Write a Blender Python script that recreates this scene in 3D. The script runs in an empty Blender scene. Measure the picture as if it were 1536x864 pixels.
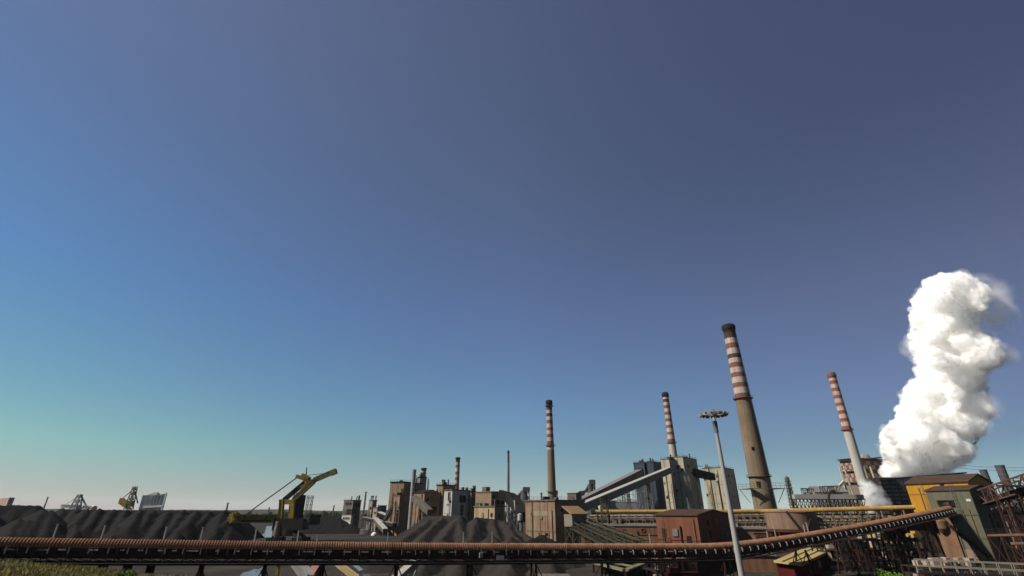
import bpy, bmesh, math, random
from mathutils import Vector, noise
random.seed(7)
S = bpy.context.scene
COL = S.collection
R = math.radians

# ------------------------------------------------------------------ camera
CH = 13.0                                   # camera height above the yard
FPX, CXP, CYP = 714.0, 768.0, 432.0         # focal length in photo pixels
PITCH = R(25.07)
CP, SP = math.cos(PITCH), math.sin(PITCH)
camd = bpy.data.cameras.new('camera')
cam = bpy.data.objects.new('camera', camd); COL.objects.link(cam)
camd.sensor_width = 36; camd.lens = 36 * FPX / 1536
camd.clip_start = 0.5; camd.clip_end = 30000
cam.location = (0, 0, CH); cam.rotation_euler = (R(90) + PITCH, 0, 0)
S.camera = cam

# ------------------------------------------------------------------ sky, sun, exposure
SUN_AZ, SUN_EL = R(256), R(42)
W = bpy.data.worlds.new('World'); S.world = W; W.use_nodes = True
nt = W.node_tree; bg = nt.nodes['Background']
sky = nt.nodes.new('ShaderNodeTexSky'); sky.sky_type = 'NISHITA'; sky.sun_disc = False
sky.sun_elevation = SUN_EL; sky.sun_rotation = SUN_AZ
sky.air_density = 1; sky.dust_density = .1; sky.ozone_density = 4
tc = nt.nodes.new('ShaderNodeTexCoord'); sep = nt.nodes.new('ShaderNodeSeparateXYZ')
# the air's own tint by elevation (sine), one ramp each for the western, northern and eastern sky
def air(cols):
    r = nt.nodes.new('ShaderNodeValToRGB'); cr = r.color_ramp
    while len(cr.elements) < 7: cr.elements.new(.5)
    for e, p, c in zip(cr.elements, (0, .035, .10, .18, .36, .60, .82), cols): e.position = p; e.color = (c[0] / 2.2, c[1] / 2.2, c[2] / 2.2, 1)
    nt.links.new(sep.outputs[2], r.inputs[0]); return r
west = air([(.90, .80, 1.0), (.98, .98, 1.0), (1.0, 1.32, 1.03), (.96, 1.3, 1.15), (.97, 1.31, 1.44), (1.39, 1.3, 1.31), (2.11, 1.51, 1.36)])
north = air([(.74, .86, 1.03), (.85, 1.0, 1.1), (.87, 1.11, 1.11), (.98, 1.21, 1.31), (1.34, 1.26, 1.41), (1.63, 1.33, 1.27), (1.81, 1.35, 1.27)])
east = air([(.55, .95, 1.09), (.53, .77, .90), (.54, .61, .73), (.79, .68, .82), (1.12, .81, .83), (1.01, .77, .80), (1.2, .95, .97)])
def blend(lo, hi, a, b):
    r = nt.nodes.new('ShaderNodeMapRange'); r.inputs[1].default_value = lo; r.inputs[2].default_value = hi
    x = nt.nodes.new('ShaderNodeMix'); x.data_type = 'RGBA'; nt.links.new(sep.outputs[0], r.inputs[0]); nt.links.new(r.outputs[0], x.inputs[0])
    nt.links.new(a, x.inputs[6]); nt.links.new(b, x.inputs[7]); return x.outputs[2]
tint = blend(0, .75, blend(-.75, 0, west.outputs[0], north.outputs[0]), east.outputs[0])
mul = nt.nodes.new('ShaderNodeMix'); mul.data_type = 'RGBA'; mul.blend_type = 'MULTIPLY'; mul.inputs[0].default_value = 1
nt.links.new(tc.outputs['Generated'], sep.inputs[0])
nt.links.new(sky.outputs[0], mul.inputs[6]); nt.links.new(tint, mul.inputs[7])
nt.links.new(mul.outputs[2], bg.inputs[0]); bg.inputs[1].default_value = .079
sund = bpy.data.lights.new('sun', 'SUN'); sund.energy = 5.0; sund.angle = R(.5); sund.color = (1, .93, .82)
suno = bpy.data.objects.new('sun', sund); COL.objects.link(suno)
SUND = Vector((math.sin(SUN_AZ) * math.cos(SUN_EL), math.cos(SUN_AZ) * math.cos(SUN_EL), math.sin(SUN_EL)))
suno.rotation_euler = (-SUND).to_track_quat('-Z', 'Y').to_euler(); suno.location = (0, 0, 300)
S.view_settings.view_transform = 'Standard'; S.view_settings.look = 'None'
S.view_settings.exposure = .8; S.view_settings.gamma = 1; S.view_settings.use_curve_mapping = False
S.cycles.use_denoising = True
S.cycles.max_bounces = 24; S.cycles.volume_bounces = 24; S.cycles.transparent_max_bounces = 16

# ------------------------------------------------------------------ photo pixel -> place
def ray(px, py):
    X, Y = (px - CXP) / FPX, (CYP - py) / FPX
    return Vector((X, CP - SP * Y, SP + CP * Y))
def P(px, py, d):                            # point on the pixel's ray at ground distance d
    r = ray(px, py); k = d / r.y
    return Vector((r.x * k, d, CH + r.z * k))
def G(px, py, z=0.0):                        # where the pixel's ray meets height z
    r = ray(px, py); k = (z - CH) / r.z
    return Vector((r.x * k, r.y * k, z))
def ZP(py, d): return P(CXP, py, d).z
def XP(px, d, z): return (px - CXP) / FPX * (CP * d + SP * (z - CH))
def PX(p): return CXP + FPX * p.x / (CP * p.y + SP * (p.z - CH))

# ------------------------------------------------------------------ materials
MATS = {}
ALBEDO_SCALE = .80                                   # darkens all these surface colours to offset the raised exposure and deepen shade
def M(name, col, rough=.85, var=.25, scale=.35, streak=0.0, dirt=None, metal=0.0, bump=0.0, corr=0.0, spec=.04):
    """weathered paint / concrete / steel: noise-varied colour, vertical streaks, optional dirt colour patches and ribbed sheet bump"""
    if name in MATS: return MATS[name]
    col = [c * ALBEDO_SCALE for c in col]; dirt = [c * ALBEDO_SCALE for c in dirt[:3]] + list(dirt[3:]) if dirt else None
    m = bpy.data.materials.new(name); m.use_nodes = True
    n = m.node_tree; L = n.links.new; b = n.nodes['Principled BSDF']
    b.inputs['Roughness'].default_value = rough; b.inputs['Metallic'].default_value = metal
    b.inputs['Specular IOR Level'].default_value = spec
    g = n.nodes.new('ShaderNodeNewGeometry')
    nz = n.nodes.new('ShaderNodeTexNoise'); nz.inputs['Scale'].default_value = scale; nz.inputs['Detail'].default_value = 6; nz.inputs['Roughness'].default_value = .65
    L(g.outputs['Position'], nz.inputs['Vector'])
    mr = n.nodes.new('ShaderNodeMapRange'); mr.inputs[1].default_value = .25; mr.inputs[2].default_value = .75
    mr.inputs[3].default_value = 1 - var; mr.inputs[4].default_value = 1 + var
    L(nz.outputs['Fac'], mr.inputs[0])
    fac = mr.outputs[0]
    if streak:
        mp = n.nodes.new('ShaderNodeMapping'); mp.inputs['Scale'].default_value = (1.1, 1.1, .05)
        L(g.outputs['Position'], mp.inputs[0])
        n2 = n.nodes.new('ShaderNodeTexNoise'); n2.inputs['Scale'].default_value = 1.0; n2.inputs['Detail'].default_value = 4
        L(mp.outputs[0], n2.inputs['Vector'])
        m2 = n.nodes.new('ShaderNodeMapRange'); m2.inputs[1].default_value = .35; m2.inputs[2].default_value = .7
        m2.inputs[3].default_value = 1; m2.inputs[4].default_value = 1 - streak
        L(n2.outputs['Fac'], m2.inputs[0])
        mm = n.nodes.new('ShaderNodeMath'); mm.operation = 'MULTIPLY'; L(fac, mm.inputs[0]); L(m2.outputs[0], mm.inputs[1]); fac = mm.outputs[0]
    vm = n.nodes.new('ShaderNodeVectorMath'); vm.operation = 'SCALE'; vm.inputs[0].default_value = col[:3]
    L(fac, vm.inputs['Scale']); out = vm.outputs[0]
    if dirt:
        n3 = n.nodes.new('ShaderNodeTexNoise'); n3.inputs['Scale'].default_value = scale * .55; n3.inputs['Detail'].default_value = 8; n3.inputs['Roughness'].default_value = .7
        L(g.outputs['Position'], n3.inputs['Vector'])
        m3 = n.nodes.new('ShaderNodeMapRange'); m3.inputs[1].default_value = .48; m3.inputs[2].default_value = .66; m3.inputs[4].default_value = dirt[3] if len(dirt) > 3 else .8
        L(n3.outputs['Fac'], m3.inputs[0])
        mx = n.nodes.new('ShaderNodeMix'); mx.data_type = 'RGBA'; L(m3.outputs[0], mx.inputs[0]); L(out, mx.inputs[6]); mx.inputs[7].default_value = (*dirt[:3], 1); out = mx.outputs[2]
    L(out, b.inputs['Base Color'])
    if bump or corr:
        bp = n.nodes.new('ShaderNodeBump'); bp.inputs['Strength'].default_value = bump or .5; bp.inputs['Distance'].default_value = .15
        if corr:
            sx = n.nodes.new('ShaderNodeSeparateXYZ'); L(g.outputs['Position'], sx.inputs[0])
            ad = n.nodes.new('ShaderNodeMath'); ad.operation = 'ADD'; L(sx.outputs[0], ad.inputs[0]); L(sx.outputs[1], ad.inputs[1])
            ml = n.nodes.new('ShaderNodeMath'); ml.operation = 'MULTIPLY'; L(ad.outputs[0], ml.inputs[0]); ml.inputs[1].default_value = corr
            sn = n.nodes.new('ShaderNodeMath'); sn.operation = 'SINE'; L(ml.outputs[0], sn.inputs[0]); L(sn.outputs[0], bp.inputs['Height'])
        else: L(nz.outputs['Fac'], bp.inputs['Height'])
        L(bp.outputs[0], b.inputs['Normal'])
    MATS[name] = m
    return m

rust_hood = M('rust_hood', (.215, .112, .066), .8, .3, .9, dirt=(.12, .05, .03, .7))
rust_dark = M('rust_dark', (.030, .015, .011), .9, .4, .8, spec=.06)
steel_dark = M('steel_dark', (.014, .012, .011), .8, .4, .5, spec=.06)
steel_grey = M('steel_grey', (.13, .125, .115), .6, .25, .5)
galv = M('galvanised', (.30, .30, .29), .5, .15, .6)
pale_paint = M('pale_paint', (.30, .28, .25), .7, .2, .8, streak=.2)
concrete = M('concrete', (.165, .125, .083), .9, .14, .12, streak=.28, dirt=(.10, .072, .046, .6))
concrete_pale = M('concrete_pale', (.34, .32, .26), .9, .12, .12, streak=.25)
stack_red = M('stack_red', (.19, .078, .063), .8, .25, .2, streak=.45, dirt=(.10, .06, .05, .6))
stack_white = M('stack_white', (.40, .345, .30), .8, .2, .2, streak=.5, dirt=(.24, .19, .155, .7))
soot = M('soot', (.022, .018, .017), .95, .3, .3, spec=.06)
sooty_red = M('sooty_red', (.075, .040, .034), .9, .3, .3, streak=.3)
ochre_wall = M('ochre_wall', (.215, .152, .10), .9, .28, .22, streak=.22, dirt=(.13, .07, .038, .6))
ochre_light = M('ochre_light', (.33, .25, .155), .9, .18, .15, streak=.35)
beige_wall = M('beige_wall', (.36, .325, .24), .9, .13, .1, streak=.35)
grey_wall = M('grey_wall', (.37, .36, .34), .9, .15, .15, streak=.25)
mid_wall = M('mid_wall', (.12, .105, .088), .9, .22, .2, streak=.3, dirt=(.055, .045, .035, .6))
slate_wall = M('slate_wall', (.040, .050, .068), .6, .2, .1, streak=.2)
red_wall = M('red_wall', (.155, .062, .038), .8, .18, .3, streak=.25, corr=9, dirt=(.13, .045, .03, .5))
brown_wall = M('brown_wall', (.155, .082, .05), .9, .22, .2, streak=.3, dirt=(.085, .05, .036, .6))
brown_roof = M('brown_roof', (.058, .036, .026), .8, .25, .3, corr=6)
yellow_wall = M('yellow_wall', (.36, .18, .02), .6, .12, .2, streak=.18, corr=8)
green_wall = M('green_wall', (.10, .096, .068), .6, .1, .2, streak=.2, corr=8)
darkred_wall = M('darkred_wall', (.055, .009, .009), .8, .2, .4)
cream_roof = M('cream_roof', (.32, .245, .11), .7, .15, .25, corr=6, dirt=(.28, .2, .09, .5))
pipe_yellow = M('pipe_yellow', (.31, .20, .06), .6, .25, .3, dirt=(.22, .1, .035, .7))
machine_yellow = M('machine_yellow', (.235, .17, .028), .6, .3, .4, dirt=(.09, .06, .02, .8))
rust_wall = M('rust_wall', (.165, .10, .062), .9, .25, .35, streak=.4, dirt=(.13, .05, .025, .7))
tank_wall = M('tank_wall', (.175, .115, .082), .85, .15, .2, streak=.3)
opening = M('opening', (.006, .006, .007), .6, .1, 1, spec=.06)
glass = M('window_glass', (.03, .035, .04), .12, .1, 1, spec=.6)
coal = M('coal', (.009, .0088, .009), .95, .32, .5, dirt=(.019, .0185, .018, .6), bump=.55)
coal_brown = M('coal_brown', (.023, .020, .018), .95, .3, .5, dirt=(.034, .030, .026, .6), bump=.55)
hazed_grey = M('far_grey', (.47, .46, .44), .9, .2, .05)  # distant grey, lightened so the colour itself carries the haze
hazed_red = M('hazed_red', (.26, .19, .16), .9, .2, .05)  # distance haze put into the colour: red paled for the far buildings
green_paint = M('olive_paint', (.055, .052, .032), .7, .25, .5)
lime_leaf = M('lime_leaf', (.085, .145, .02), .7, .4, 2.0)
leaf = M('leaf', (.075, .105, .024), .7, .4, 2.0)
far_leaf = M('far_leaf', (.03, .036, .022), .9, .3, .05)
grass_mat = M('grass', (.21, .19, .06), .9, .35, .25, dirt=(.19, .15, .07, .7))

# ------------------------------------------------------------------ mesh builder
class MB:
    def __init__(s): s.v = []; s.f = []; s.m = []; s.sm = []
    def add(s, vs, fs, mi=0, smooth=False):
        o = len(s.v); s.v += [Vector(v) for v in vs]
        for f in fs: s.f.append([i + o for i in f]); s.m.append(mi); s.sm.append(smooth)
        return s
    def box(s, c, size, rz=0, mi=0):
        hx, hy, hz = size[0] / 2, size[1] / 2, size[2] / 2; ca, sa = math.cos(rz), math.sin(rz)
        vs = [(c[0] + x * ca - y * sa, c[1] + x * sa + y * ca, c[2] + z) for z in (-hz, hz) for x, y in ((-hx, -hy), (hx, -hy), (hx, hy), (-hx, hy))]
        return s.add(vs, [(3, 2, 1, 0), (4, 5, 6, 7), (0, 1, 5, 4), (1, 2, 6, 5), (2, 3, 7, 6), (3, 0, 4, 7)], mi)
    def prism(s, pts, z0, z1, mi=0):
        n = len(pts); vs = [(p[0], p[1], z0) for p in pts] + [(p[0], p[1], z1) for p in pts]
        fs = [tuple(reversed(range(n))), tuple(range(n, 2 * n))] + [(i, (i + 1) % n, (i + 1) % n + n, i + n) for i in range(n)]
        return s.add(vs, fs, mi)
    def slab(s, quad, th, mi=0):                                  # a tilted slab: four corners plus thickness downward
        q = [Vector(p) for p in quad]; dn = Vector((0, 0, -th))
        return s.add(q + [p + dn for p in q], [(0, 1, 2, 3), (7, 6, 5, 4)] + [(i, i + 4, (i + 1) % 4 + 4, (i + 1) % 4) for i in range(4)], mi)
    def beam(s, a, b, w, h=None, mi=0):
        a, b = Vector(a), Vector(b); h = h or w; t = (b - a)
        if t.length < 1e-5: return s
        t.normalize(); up = Vector((0, 0, 1)) if abs(t.z) < .97 else Vector((1, 0, 0))
        r = t.cross(up).normalized(); u = r.cross(t).normalized()
        vs = [p + r * x * w / 2 + u * y * h / 2 for p in (a, b) for x, y in ((-1, -1), (1, -1), (1, 1), (-1, 1))]
        return s.add(vs, [(3, 2, 1, 0), (4, 5, 6, 7), (0, 1, 5, 4), (1, 2, 6, 5), (2, 3, 7, 6), (3, 0, 4, 7)], mi)
    def rod(s, a, b, r0, r1=None, n=8, mi=0):
        a, b = Vector(a), Vector(b); r1 = r0 if r1 is None else r1; t = (b - a).normalized()
        up = Vector((0, 0, 1)) if abs(t.z) < .97 else Vector((1, 0, 0)); r = t.cross(up).normalized(); u = r.cross(t)
        vs = [p + (r * math.cos(k * 2 * math.pi / n) + u * math.sin(k * 2 * math.pi / n)) * q for p, q in ((a, r0), (b, r1)) for k in range(n)]
        s.add(vs, [(k, (k + 1) % n, (k + 1) % n + n, k + n) for k in range(n)], mi, True)
        return s.add(vs, [tuple(reversed(range(n))), tuple(range(n, 2 * n))], mi)
    def lathe(s, c, prof, n=24, mi=0, cap=True):                 # prof: (radius, z, material index)
        vs = []; c = Vector(c)
        for p in prof: vs += [c + Vector((p[0] * math.cos(k * 2 * math.pi / n), p[0] * math.sin(k * 2 * math.pi / n), p[1])) for k in range(n)]
        for i in range(len(prof) - 1):
            m = prof[i][2] if len(prof[i]) > 2 else mi
            s.add(vs[i * n:(i + 2) * n], [(k, (k + 1) % n, (k + 1) % n + n, k + n) for k in range(n)], m, True)
        if cap:
            s.add(vs[-n:], [tuple(range(n))], prof[-1][2] if len(prof[-1]) > 2 else mi); s.add(vs[:n], [tuple(reversed(range(n)))], mi)
        return s
    def lattice(s, c, w0, w1, z0, z1, n, leg=.25, br=.14, rz=0):
        """four-legged braced tower"""
        def cn(k, z):
            w = (w0 + (w1 - w0) * (z - z0) / (z1 - z0)) / 2; a = rz + math.pi / 4 + k * math.pi / 2
            return Vector((c[0] + w * 1.4142 * math.cos(a), c[1] + w * 1.4142 * math.sin(a), z))
        zs = [z0 + (z1 - z0) * i / n for i in range(n + 1)]
        for k in range(4): s.beam(cn(k, z0), cn(k, z1), leg)
        for i in range(n):
            for k in range(4):
                s.beam(cn(k, zs[i]), cn((k + 1) % 4, zs[i + 1]), br); s.beam(cn((k + 1) % 4, zs[i]), cn(k, zs[i + 1]), br)
                s.beam(cn(k, zs[i + 1]), cn((k + 1) % 4, zs[i + 1]), br)
        return s
    def truss(s, a, b, w, h, n, ch=.3, br=.18):
        """box truss from a to b (bottom centre line), w wide and h high"""
        a, b = Vector(a), Vector(b); t = (b - a); lat = Vector((t.y, -t.x, 0)).normalized() * w / 2; up = Vector((0, 0, h))
        for sd in (-1, 1):
            for lv in (0, 1): s.beam(a + lat * sd + up * lv, b + lat * sd + up * lv, ch)
            for i in range(n):
                p, q = a + t * i / n + lat * sd, a + t * (i + 1) / n + lat * sd
                s.beam(p, p + up, br); s.beam(*((p, q + up) if i % 2 else (p + up, q)), br)
        for i in range(n + 1):
            p = a + t * i / n
            for lv in (0, 1): s.beam(p - lat + up * lv, p + lat + up * lv, br)
        return s

LOC = {}
def setp(o, label=None, cat=None, group=None, kind=None):
    if label: o['label'] = label
    if cat: o['category'] = cat
    if group: o['group'] = group
    if kind: o['kind'] = kind
    return o
def link_mesh(name, mb, mats, parent=None, origin=None, label=None):
    mats = mats if isinstance(mats, (list, tuple)) else [mats]
    org = LOC[parent] if parent else (Vector(origin) if origin is not None else Vector((0, 0, 0)))
    me = bpy.data.meshes.new(name)
    me.from_pydata([v - org for v in mb.v], [], mb.f)
    for m in mats: me.materials.append(m)
    me.polygons.foreach_set('material_index', mb.m); me.polygons.foreach_set('use_smooth', mb.sm)
    me.update()
    o = bpy.data.objects.new(name, me); COL.objects.link(o)
    if parent: o.parent = parent
    else: o.location = org
    LOC[o] = org
    if label: o['label'] = label
    return o
def thing(name, label, cat, loc, group=None):
    o = bpy.data.objects.new(name, None); o.empty_display_size = 1; COL.objects.link(o); o.location = loc
    LOC[o] = Vector(loc)
    return setp(o, label, cat, group)
def part(name, mb, mats, parent, label=None): return link_mesh(name, mb, mats, parent, None, label)
def solo(name, mb, mats, label, cat, loc, group=None, kind=None):
    return setp(link_mesh(name, mb, mats, None, loc), label, cat, group, kind)
def structure(name, mb, mats, kind='structure'): return setp(link_mesh(name, mb, mats), kind=kind)

# ------------------------------------------------------------------ ground
def smooth(a, b, x):
    t = max(0, min(1, (x - a) / (b - a))); return t * t * (3 - 2 * t)
def ground_mat():
    m = M('ground', (.034, .030, .026), .95, .45, .06, dirt=(.018, .017, .016, .85), bump=.3)
    return m
gm = MB(); gm.add([(-9000, -2500, 0), (9000, -2500, 0), (9000, 16000, 0), (-9000, 16000, 0)], [(0, 1, 2, 3)])
structure('ground', gm, ground_mat())

def bank_h(x, y):
    h = 7.2 - .075 * (x + 58) + .35 * noise.noise(Vector((x * .15, y * .15, 3)))
    return max(-.3, h) * (1 - smooth(-40, -24, x)) * (1 - smooth(66, 82, y)) * smooth(20, 38, y)
bm_ = MB(); nx, ny = 70, 60; xs = [-130 + 110 * i / nx for i in range(nx + 1)]; ys = [20 + 64 * j / ny for j in range(ny + 1)]
bm_.add([(x, y, bank_h(x, y) - .02) for y in ys for x in xs], [(j * (nx + 1) + i, j * (nx + 1) + i + 1, (j + 1) * (nx + 1) + i + 1, (j + 1) * (nx + 1) + i) for j in range(ny) for i in range(nx)], 0, True)
structure('ground_bank', bm_, M('bank_earth', (.055, .046, .026), .95, .35, .2, dirt=(.13, .095, .055, .9)))
gr = MB()
for k in range(52000):
    x, y = random.uniform(-80, -33), random.uniform(42, 67)
    z = bank_h(x, y)
    if z < 4.0 or noise.noise(Vector((x * .22, y * .3, 9))) + .62 - .03 * max(0, x + 55) < random.random() * .8: continue
    h = random.uniform(.12, .42); a = random.uniform(0, 6.28); w = random.uniform(.03, .06); l = random.uniform(-.2, .2); l2 = random.uniform(-.2, .2)
    gr.add([(x - w * math.cos(a), y - w * math.sin(a), z - .03), (x + w * math.cos(a), y + w * math.sin(a), z - .03), (x + l, y + l2, z + h)], [(0, 1, 2)])
structure('grass', gr, grass_mat, 'stuff')

def leaf_mass(mb, c, r, n, size, flat=.75):
    for k in range(n):
        v = Vector((random.gauss(0, 1), random.gauss(0, 1), random.gauss(0, 1))).normalized() * (random.random() ** .4)
        p = Vector(c) + Vector((v.x * r, v.y * r, v.z * r * flat + r * flat * .4)) * (1 + .4 * noise.noise(v * 2 + Vector(c)))
        a = Vector((random.gauss(0, 1), random.gauss(0, 1), random.gauss(0, 1))).normalized() * size; b = a.cross(Vector((random.gauss(0, 1), random.gauss(0, 1), random.gauss(0, 1)))).normalized() * size * .6
        mb.add([p - a, p + b, p + a, p - b], [(0, 1, 2, 3)])
def bush(label, loc, r, n, mat, size=.12, group=None):
    t = thing('bush', label, 'bush', loc, group)
    mb = MB()
    for k in range(6):
        a = random.uniform(0, 6.28); leaf_mass(mb, Vector(loc) + Vector((math.cos(a) * r * .6, math.sin(a) * r * .5, random.uniform(0, r * .5))), r * random.uniform(.45, .75), n // 6, size)
    part('foliage', mb, mat, t)
    st = MB()
    for k in range(7):
        a = random.uniform(0, 6.28); st.rod(Vector(loc) - Vector((0, 0, .3)), Vector(loc) + Vector((math.cos(a) * r * .7, math.sin(a) * r * .7, r * random.uniform(.4, .9))), .05, .02, 5)
    part('stem', st, M('bark', (.06, .045, .03)), t)
for px, py, d, r, lb in ((192, 856, 61, .9, 'round green bush at the edge of the grass bank, left of its neighbour'), (228, 860, 60, .95, 'green bush lowest on the grass bank, cut by the bottom of the frame')):
    p = P(px, py, d); bush(lb, (p.x, d, bank_h(p.x, d)), r, 900, leaf, .1, 'bushes on the grass bank')
p = P(1334, 864, 88)
bush('bright lime green bush in front of the dark steel frames', (p.x, 88, p.z - 1.3), 1.7, 1100, lime_leaf, .17)

def pool(px_py, name='puddle', jit=.25):
    pts = [G(*q) for q in px_py]; mb = MB(); mb.add([(p.x, p.y, .02) for p in pts], [tuple(range(len(pts)))])
    structure(name, mb, M('wet', (.085, .085, .09), .16, .3, .5, spec=.4))
pool([(356, 868), (364, 859), (374, 857), (381, 853.5), (388, 854), (393, 851), (397, 853), (391, 858), (392, 868)])
pool([(388, 806), (396, 800), (398, 794), (400, 789), (408, 789), (407, 795), (410, 800), (408, 806)])
pool([(526, 846), (534, 846), (548, 856), (560, 866), (548, 866), (538, 856)])

rb = MB(); random.seed(21)
for k in range(5200):
    d_ = random.uniform(84, 300) ** 1.0; x = random.uniform(-.75, .62) * d_; q = noise.noise(Vector((x * .05, d_ * .05, 4)))
    if q < -.05 and random.random() < .8: continue
    r_ = random.uniform(.06, .34) * (1.3 if random.random() < .1 else 1); z = max(0, bank_h(x, d_)) if d_ < 84 else 0
    rb.add([(x - r_, d_ - r_ * .6, z - .03), (x + r_, d_ - r_ * .7, z - .03), (x + r_ * .8, d_ + r_, z - .03), (x - r_ * .7, d_ + r_ * .8, z - .03), (x + r_ * .1, d_, z + r_ * random.uniform(.5, 1))], [(0, 1, 4), (1, 2, 4), (2, 3, 4), (3, 0, 4)])
structure('rubble', rb, M('rubble', (.06, .05, .042), .95, .5, 1.0), 'stuff')
# ------------------------------------------------------------------ coal and ore piles
def pile(name, label, ridges, res, slope, mat, seed, rough=.5):
    """heightfield under repose cones and sliding tongues dropped along ridges: (ax, ay, bx, by, height at a, height at b)"""
    top = lambda r: max(r[4], r[5])
    x0 = min(min(r[0], r[2]) - top(r) / slope for r in ridges) - 4; x1 = max(max(r[0], r[2]) + top(r) / slope for r in ridges) + 4
    y0 = min(min(r[1], r[3]) - top(r) / slope for r in ridges) - 4; y1 = max(max(r[1], r[3]) + top(r) / slope for r in ridges) + 4
    nx, ny = int((x1 - x0) / res), int((y1 - y0) / res)
    def h(x, y):
        wx = x + 1.0 * noise.noise(Vector((x * .11, y * .11, seed))); wy = y + 1.0 * noise.noise(Vector((x * .11, y * .11, seed + 5)))
        best = -.6
        for i, (ax, ay, bx, by, ha, hb) in enumerate(ridges):
            dx, dy = bx - ax, by - ay; l2 = dx * dx + dy * dy
            t = 0 if l2 == 0 else max(0, min(1, ((wx - ax) * dx + (wy - ay) * dy) / l2))
            qx, qy = wx - ax - dx * t, wy - ay - dy * t; dist = math.hypot(qx, qy); hh = ha + (hb - ha) * t
            if dist * slope > hh + 1: continue
            a = math.atan2(qy, qx)
            rill = noise.noise(Vector((math.cos(a) * 5 + i, math.sin(a) * 5, seed + t * 9))) * .16 * min(1, dist / 4) + noise.noise(Vector((math.cos(a) * 16, math.sin(a) * 16 + i, seed + t * 30))) * .09 * min(1, dist / 5)
            v = hh - slope * dist * (1 + rill) - .15 * math.exp(-dist * 2)
            best = max(best, v)
        if best < 0: return best
        return best + rough * .35 * noise.noise(Vector((x * .35, y * .35, seed))) + rough * .55 * noise.noise(Vector((x * .95, y * .7, seed))) - rough * .5 * abs(noise.noise(Vector((x * .55 + y * .2, y * .22, seed + 3))))
    mb = MB()
    mb.add([(x0 + i * res, y0 + j * res, h(x0 + i * res, y0 + j * res)) for j in range(ny + 1) for i in range(nx + 1)],
           [(j * (nx + 1) + i, j * (nx + 1) + i + 1, (j + 1) * (nx + 1) + i + 1, (j + 1) * (nx + 1) + i) for j in range(ny) for i in range(nx)], 0, True)
    return solo(name, mb, mat, label, 'heap', ((x0 + x1) / 2, (y0 + y1) / 2, 0))
def cone(px, py, d):
    p = P(px, py, d); return (p.x, p.y, p.x, p.y, p.z, p.z)
def ridge(px0, py0, d0, px1, py1, d1):
    a, b = P(px0, py0, d0), P(px1, py1, d1); return (a.x, a.y, b.x, b.y, a.z, b.z)
def tongue(px, py, d, px1, py1, d1): return ridge(px, py, d, px1, py1, d1)
pile('coal_heap', 'flat topped black coal heap at the far left edge', [ridge(-90, 757, 225, 58, 757, 240), ridge(-60, 757.5, 250, 62, 758, 252), tongue(-8, 768, 226, -24, 792, 200), tongue(30, 776, 212, 14, 800, 190), tongue(44, 778, 214, 28, 803, 192), tongue(66, 762, 236, 40, 802, 196), tongue(78, 764, 240, 66, 800, 204)], .8, .8, coal, 1)
rd = [ridge(95, 763, 272, 350, 766, 292)]
for i, x in enumerate((92, 112, 128, 146, 166, 186, 208, 226, 250, 272, 292, 312, 332, 350)):
    top = 760.5 + (i % 3) * .7 + i * .3; dd = 264 + random.uniform(-5, 6) + i * .8
    rd.append(tongue(x + 4, top, dd, x - 14 + random.uniform(-5, 4), 788 + random.uniform(-4, 12), dd - 30 + random.uniform(-5, 4)))
for x, y, d in ((118, 786, 236), (176, 789, 236), (238, 788, 238), (268, 796, 230), (330, 783, 250), (349, 789, 252), (366, 776, 278)): rd.append(tongue(x, y, d, x - 8, y + 16, d - 14))
pile('coal_heap', 'long row of overlapping black coal heaps left of the yellow stacker', rd, .8, .84, coal, 2)
pile('coal_heap', 'rounded dark heap between the yellow stacker and the factory', [ridge(486, 774, 345, 508, 775, 345), cone(470, 781, 338), cone(527, 786, 338), cone(498, 773, 352)], 1.0, .56, coal, 3)
pile('ore_heap', 'wide grey brown ore heap with a rilled left slope in front of the factory', [
    ridge(640, 773, 214, 690, 772, 208), tongue(690, 771.5, 208, 664, 806, 158), tongue(688, 773, 204, 692, 800, 166), tongue(664, 774, 210, 632, 806, 168), tongue(648, 776, 212, 606, 806, 184), tongue(715, 774.5, 200, 706, 803, 164), ridge(715, 775, 204, 752, 779, 212),
    tongue(738, 777, 208, 748, 803, 172), tongue(756, 780, 206, 776, 806, 172), tongue(770, 790, 196, 800, 807, 178), cone(736, 800, 166), cone(766, 803, 166), ridge(620, 832, 138, 700, 822, 142), ridge(700, 820, 142, 845, 823, 142), tongue(700, 822, 140, 690, 848, 120), tongue(760, 822, 140, 764, 848, 120), tongue(820, 824, 140, 830, 850, 120), tongue(650, 828, 138, 630, 850, 122)], .6, .70, coal_brown, 4)
pile('coal_heap', 'small dark heap against the ochre brick block', [cone(812, 800, 180), cone(800, 805, 176), cone(822, 806, 178)], .8, .6, coal, 5)
pile('ore_heap', 'low grey heap under the middle of the conveyor', [ridge(560, 846, 130, 600, 846, 132)], .8, .35, coal_brown, 6)

# ------------------------------------------------------------------ covered conveyor
CPT = [(-90, 803.6, 66), (0, 805.5, 70), (200, 808.6, 75.8), (400, 811.4, 82), (600, 813.6, 88.5), (800, 814.6, 95.5), (1000, 814.8, 103), (1095, 812.6, 107.5), (1200, 799.5, 117), (1300, 782.5, 130), (1380, 767.5, 144), (1428, 757.3, 157), (1437, 755.2, 160)]
CV = [P(*c) for c in CPT]
def cat(p0, p1, p2, p3, t): return .5 * ((2 * p1) + (p2 - p0) * t + (2 * p0 - 5 * p1 + 4 * p2 - p3) * t * t + (3 * p1 - p0 - 3 * p2 + p3) * t ** 3)
dense = []
for i in range(len(CV) - 1):
    p0 = CV[max(0, i - 1)]; p3 = CV[min(len(CV) - 1, i + 2)]
    for k in range(40): dense.append(cat(p0, CV[i], CV[i + 1], p3, k / 40))
dense.append(CV[-1])
cum = [0]
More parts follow.
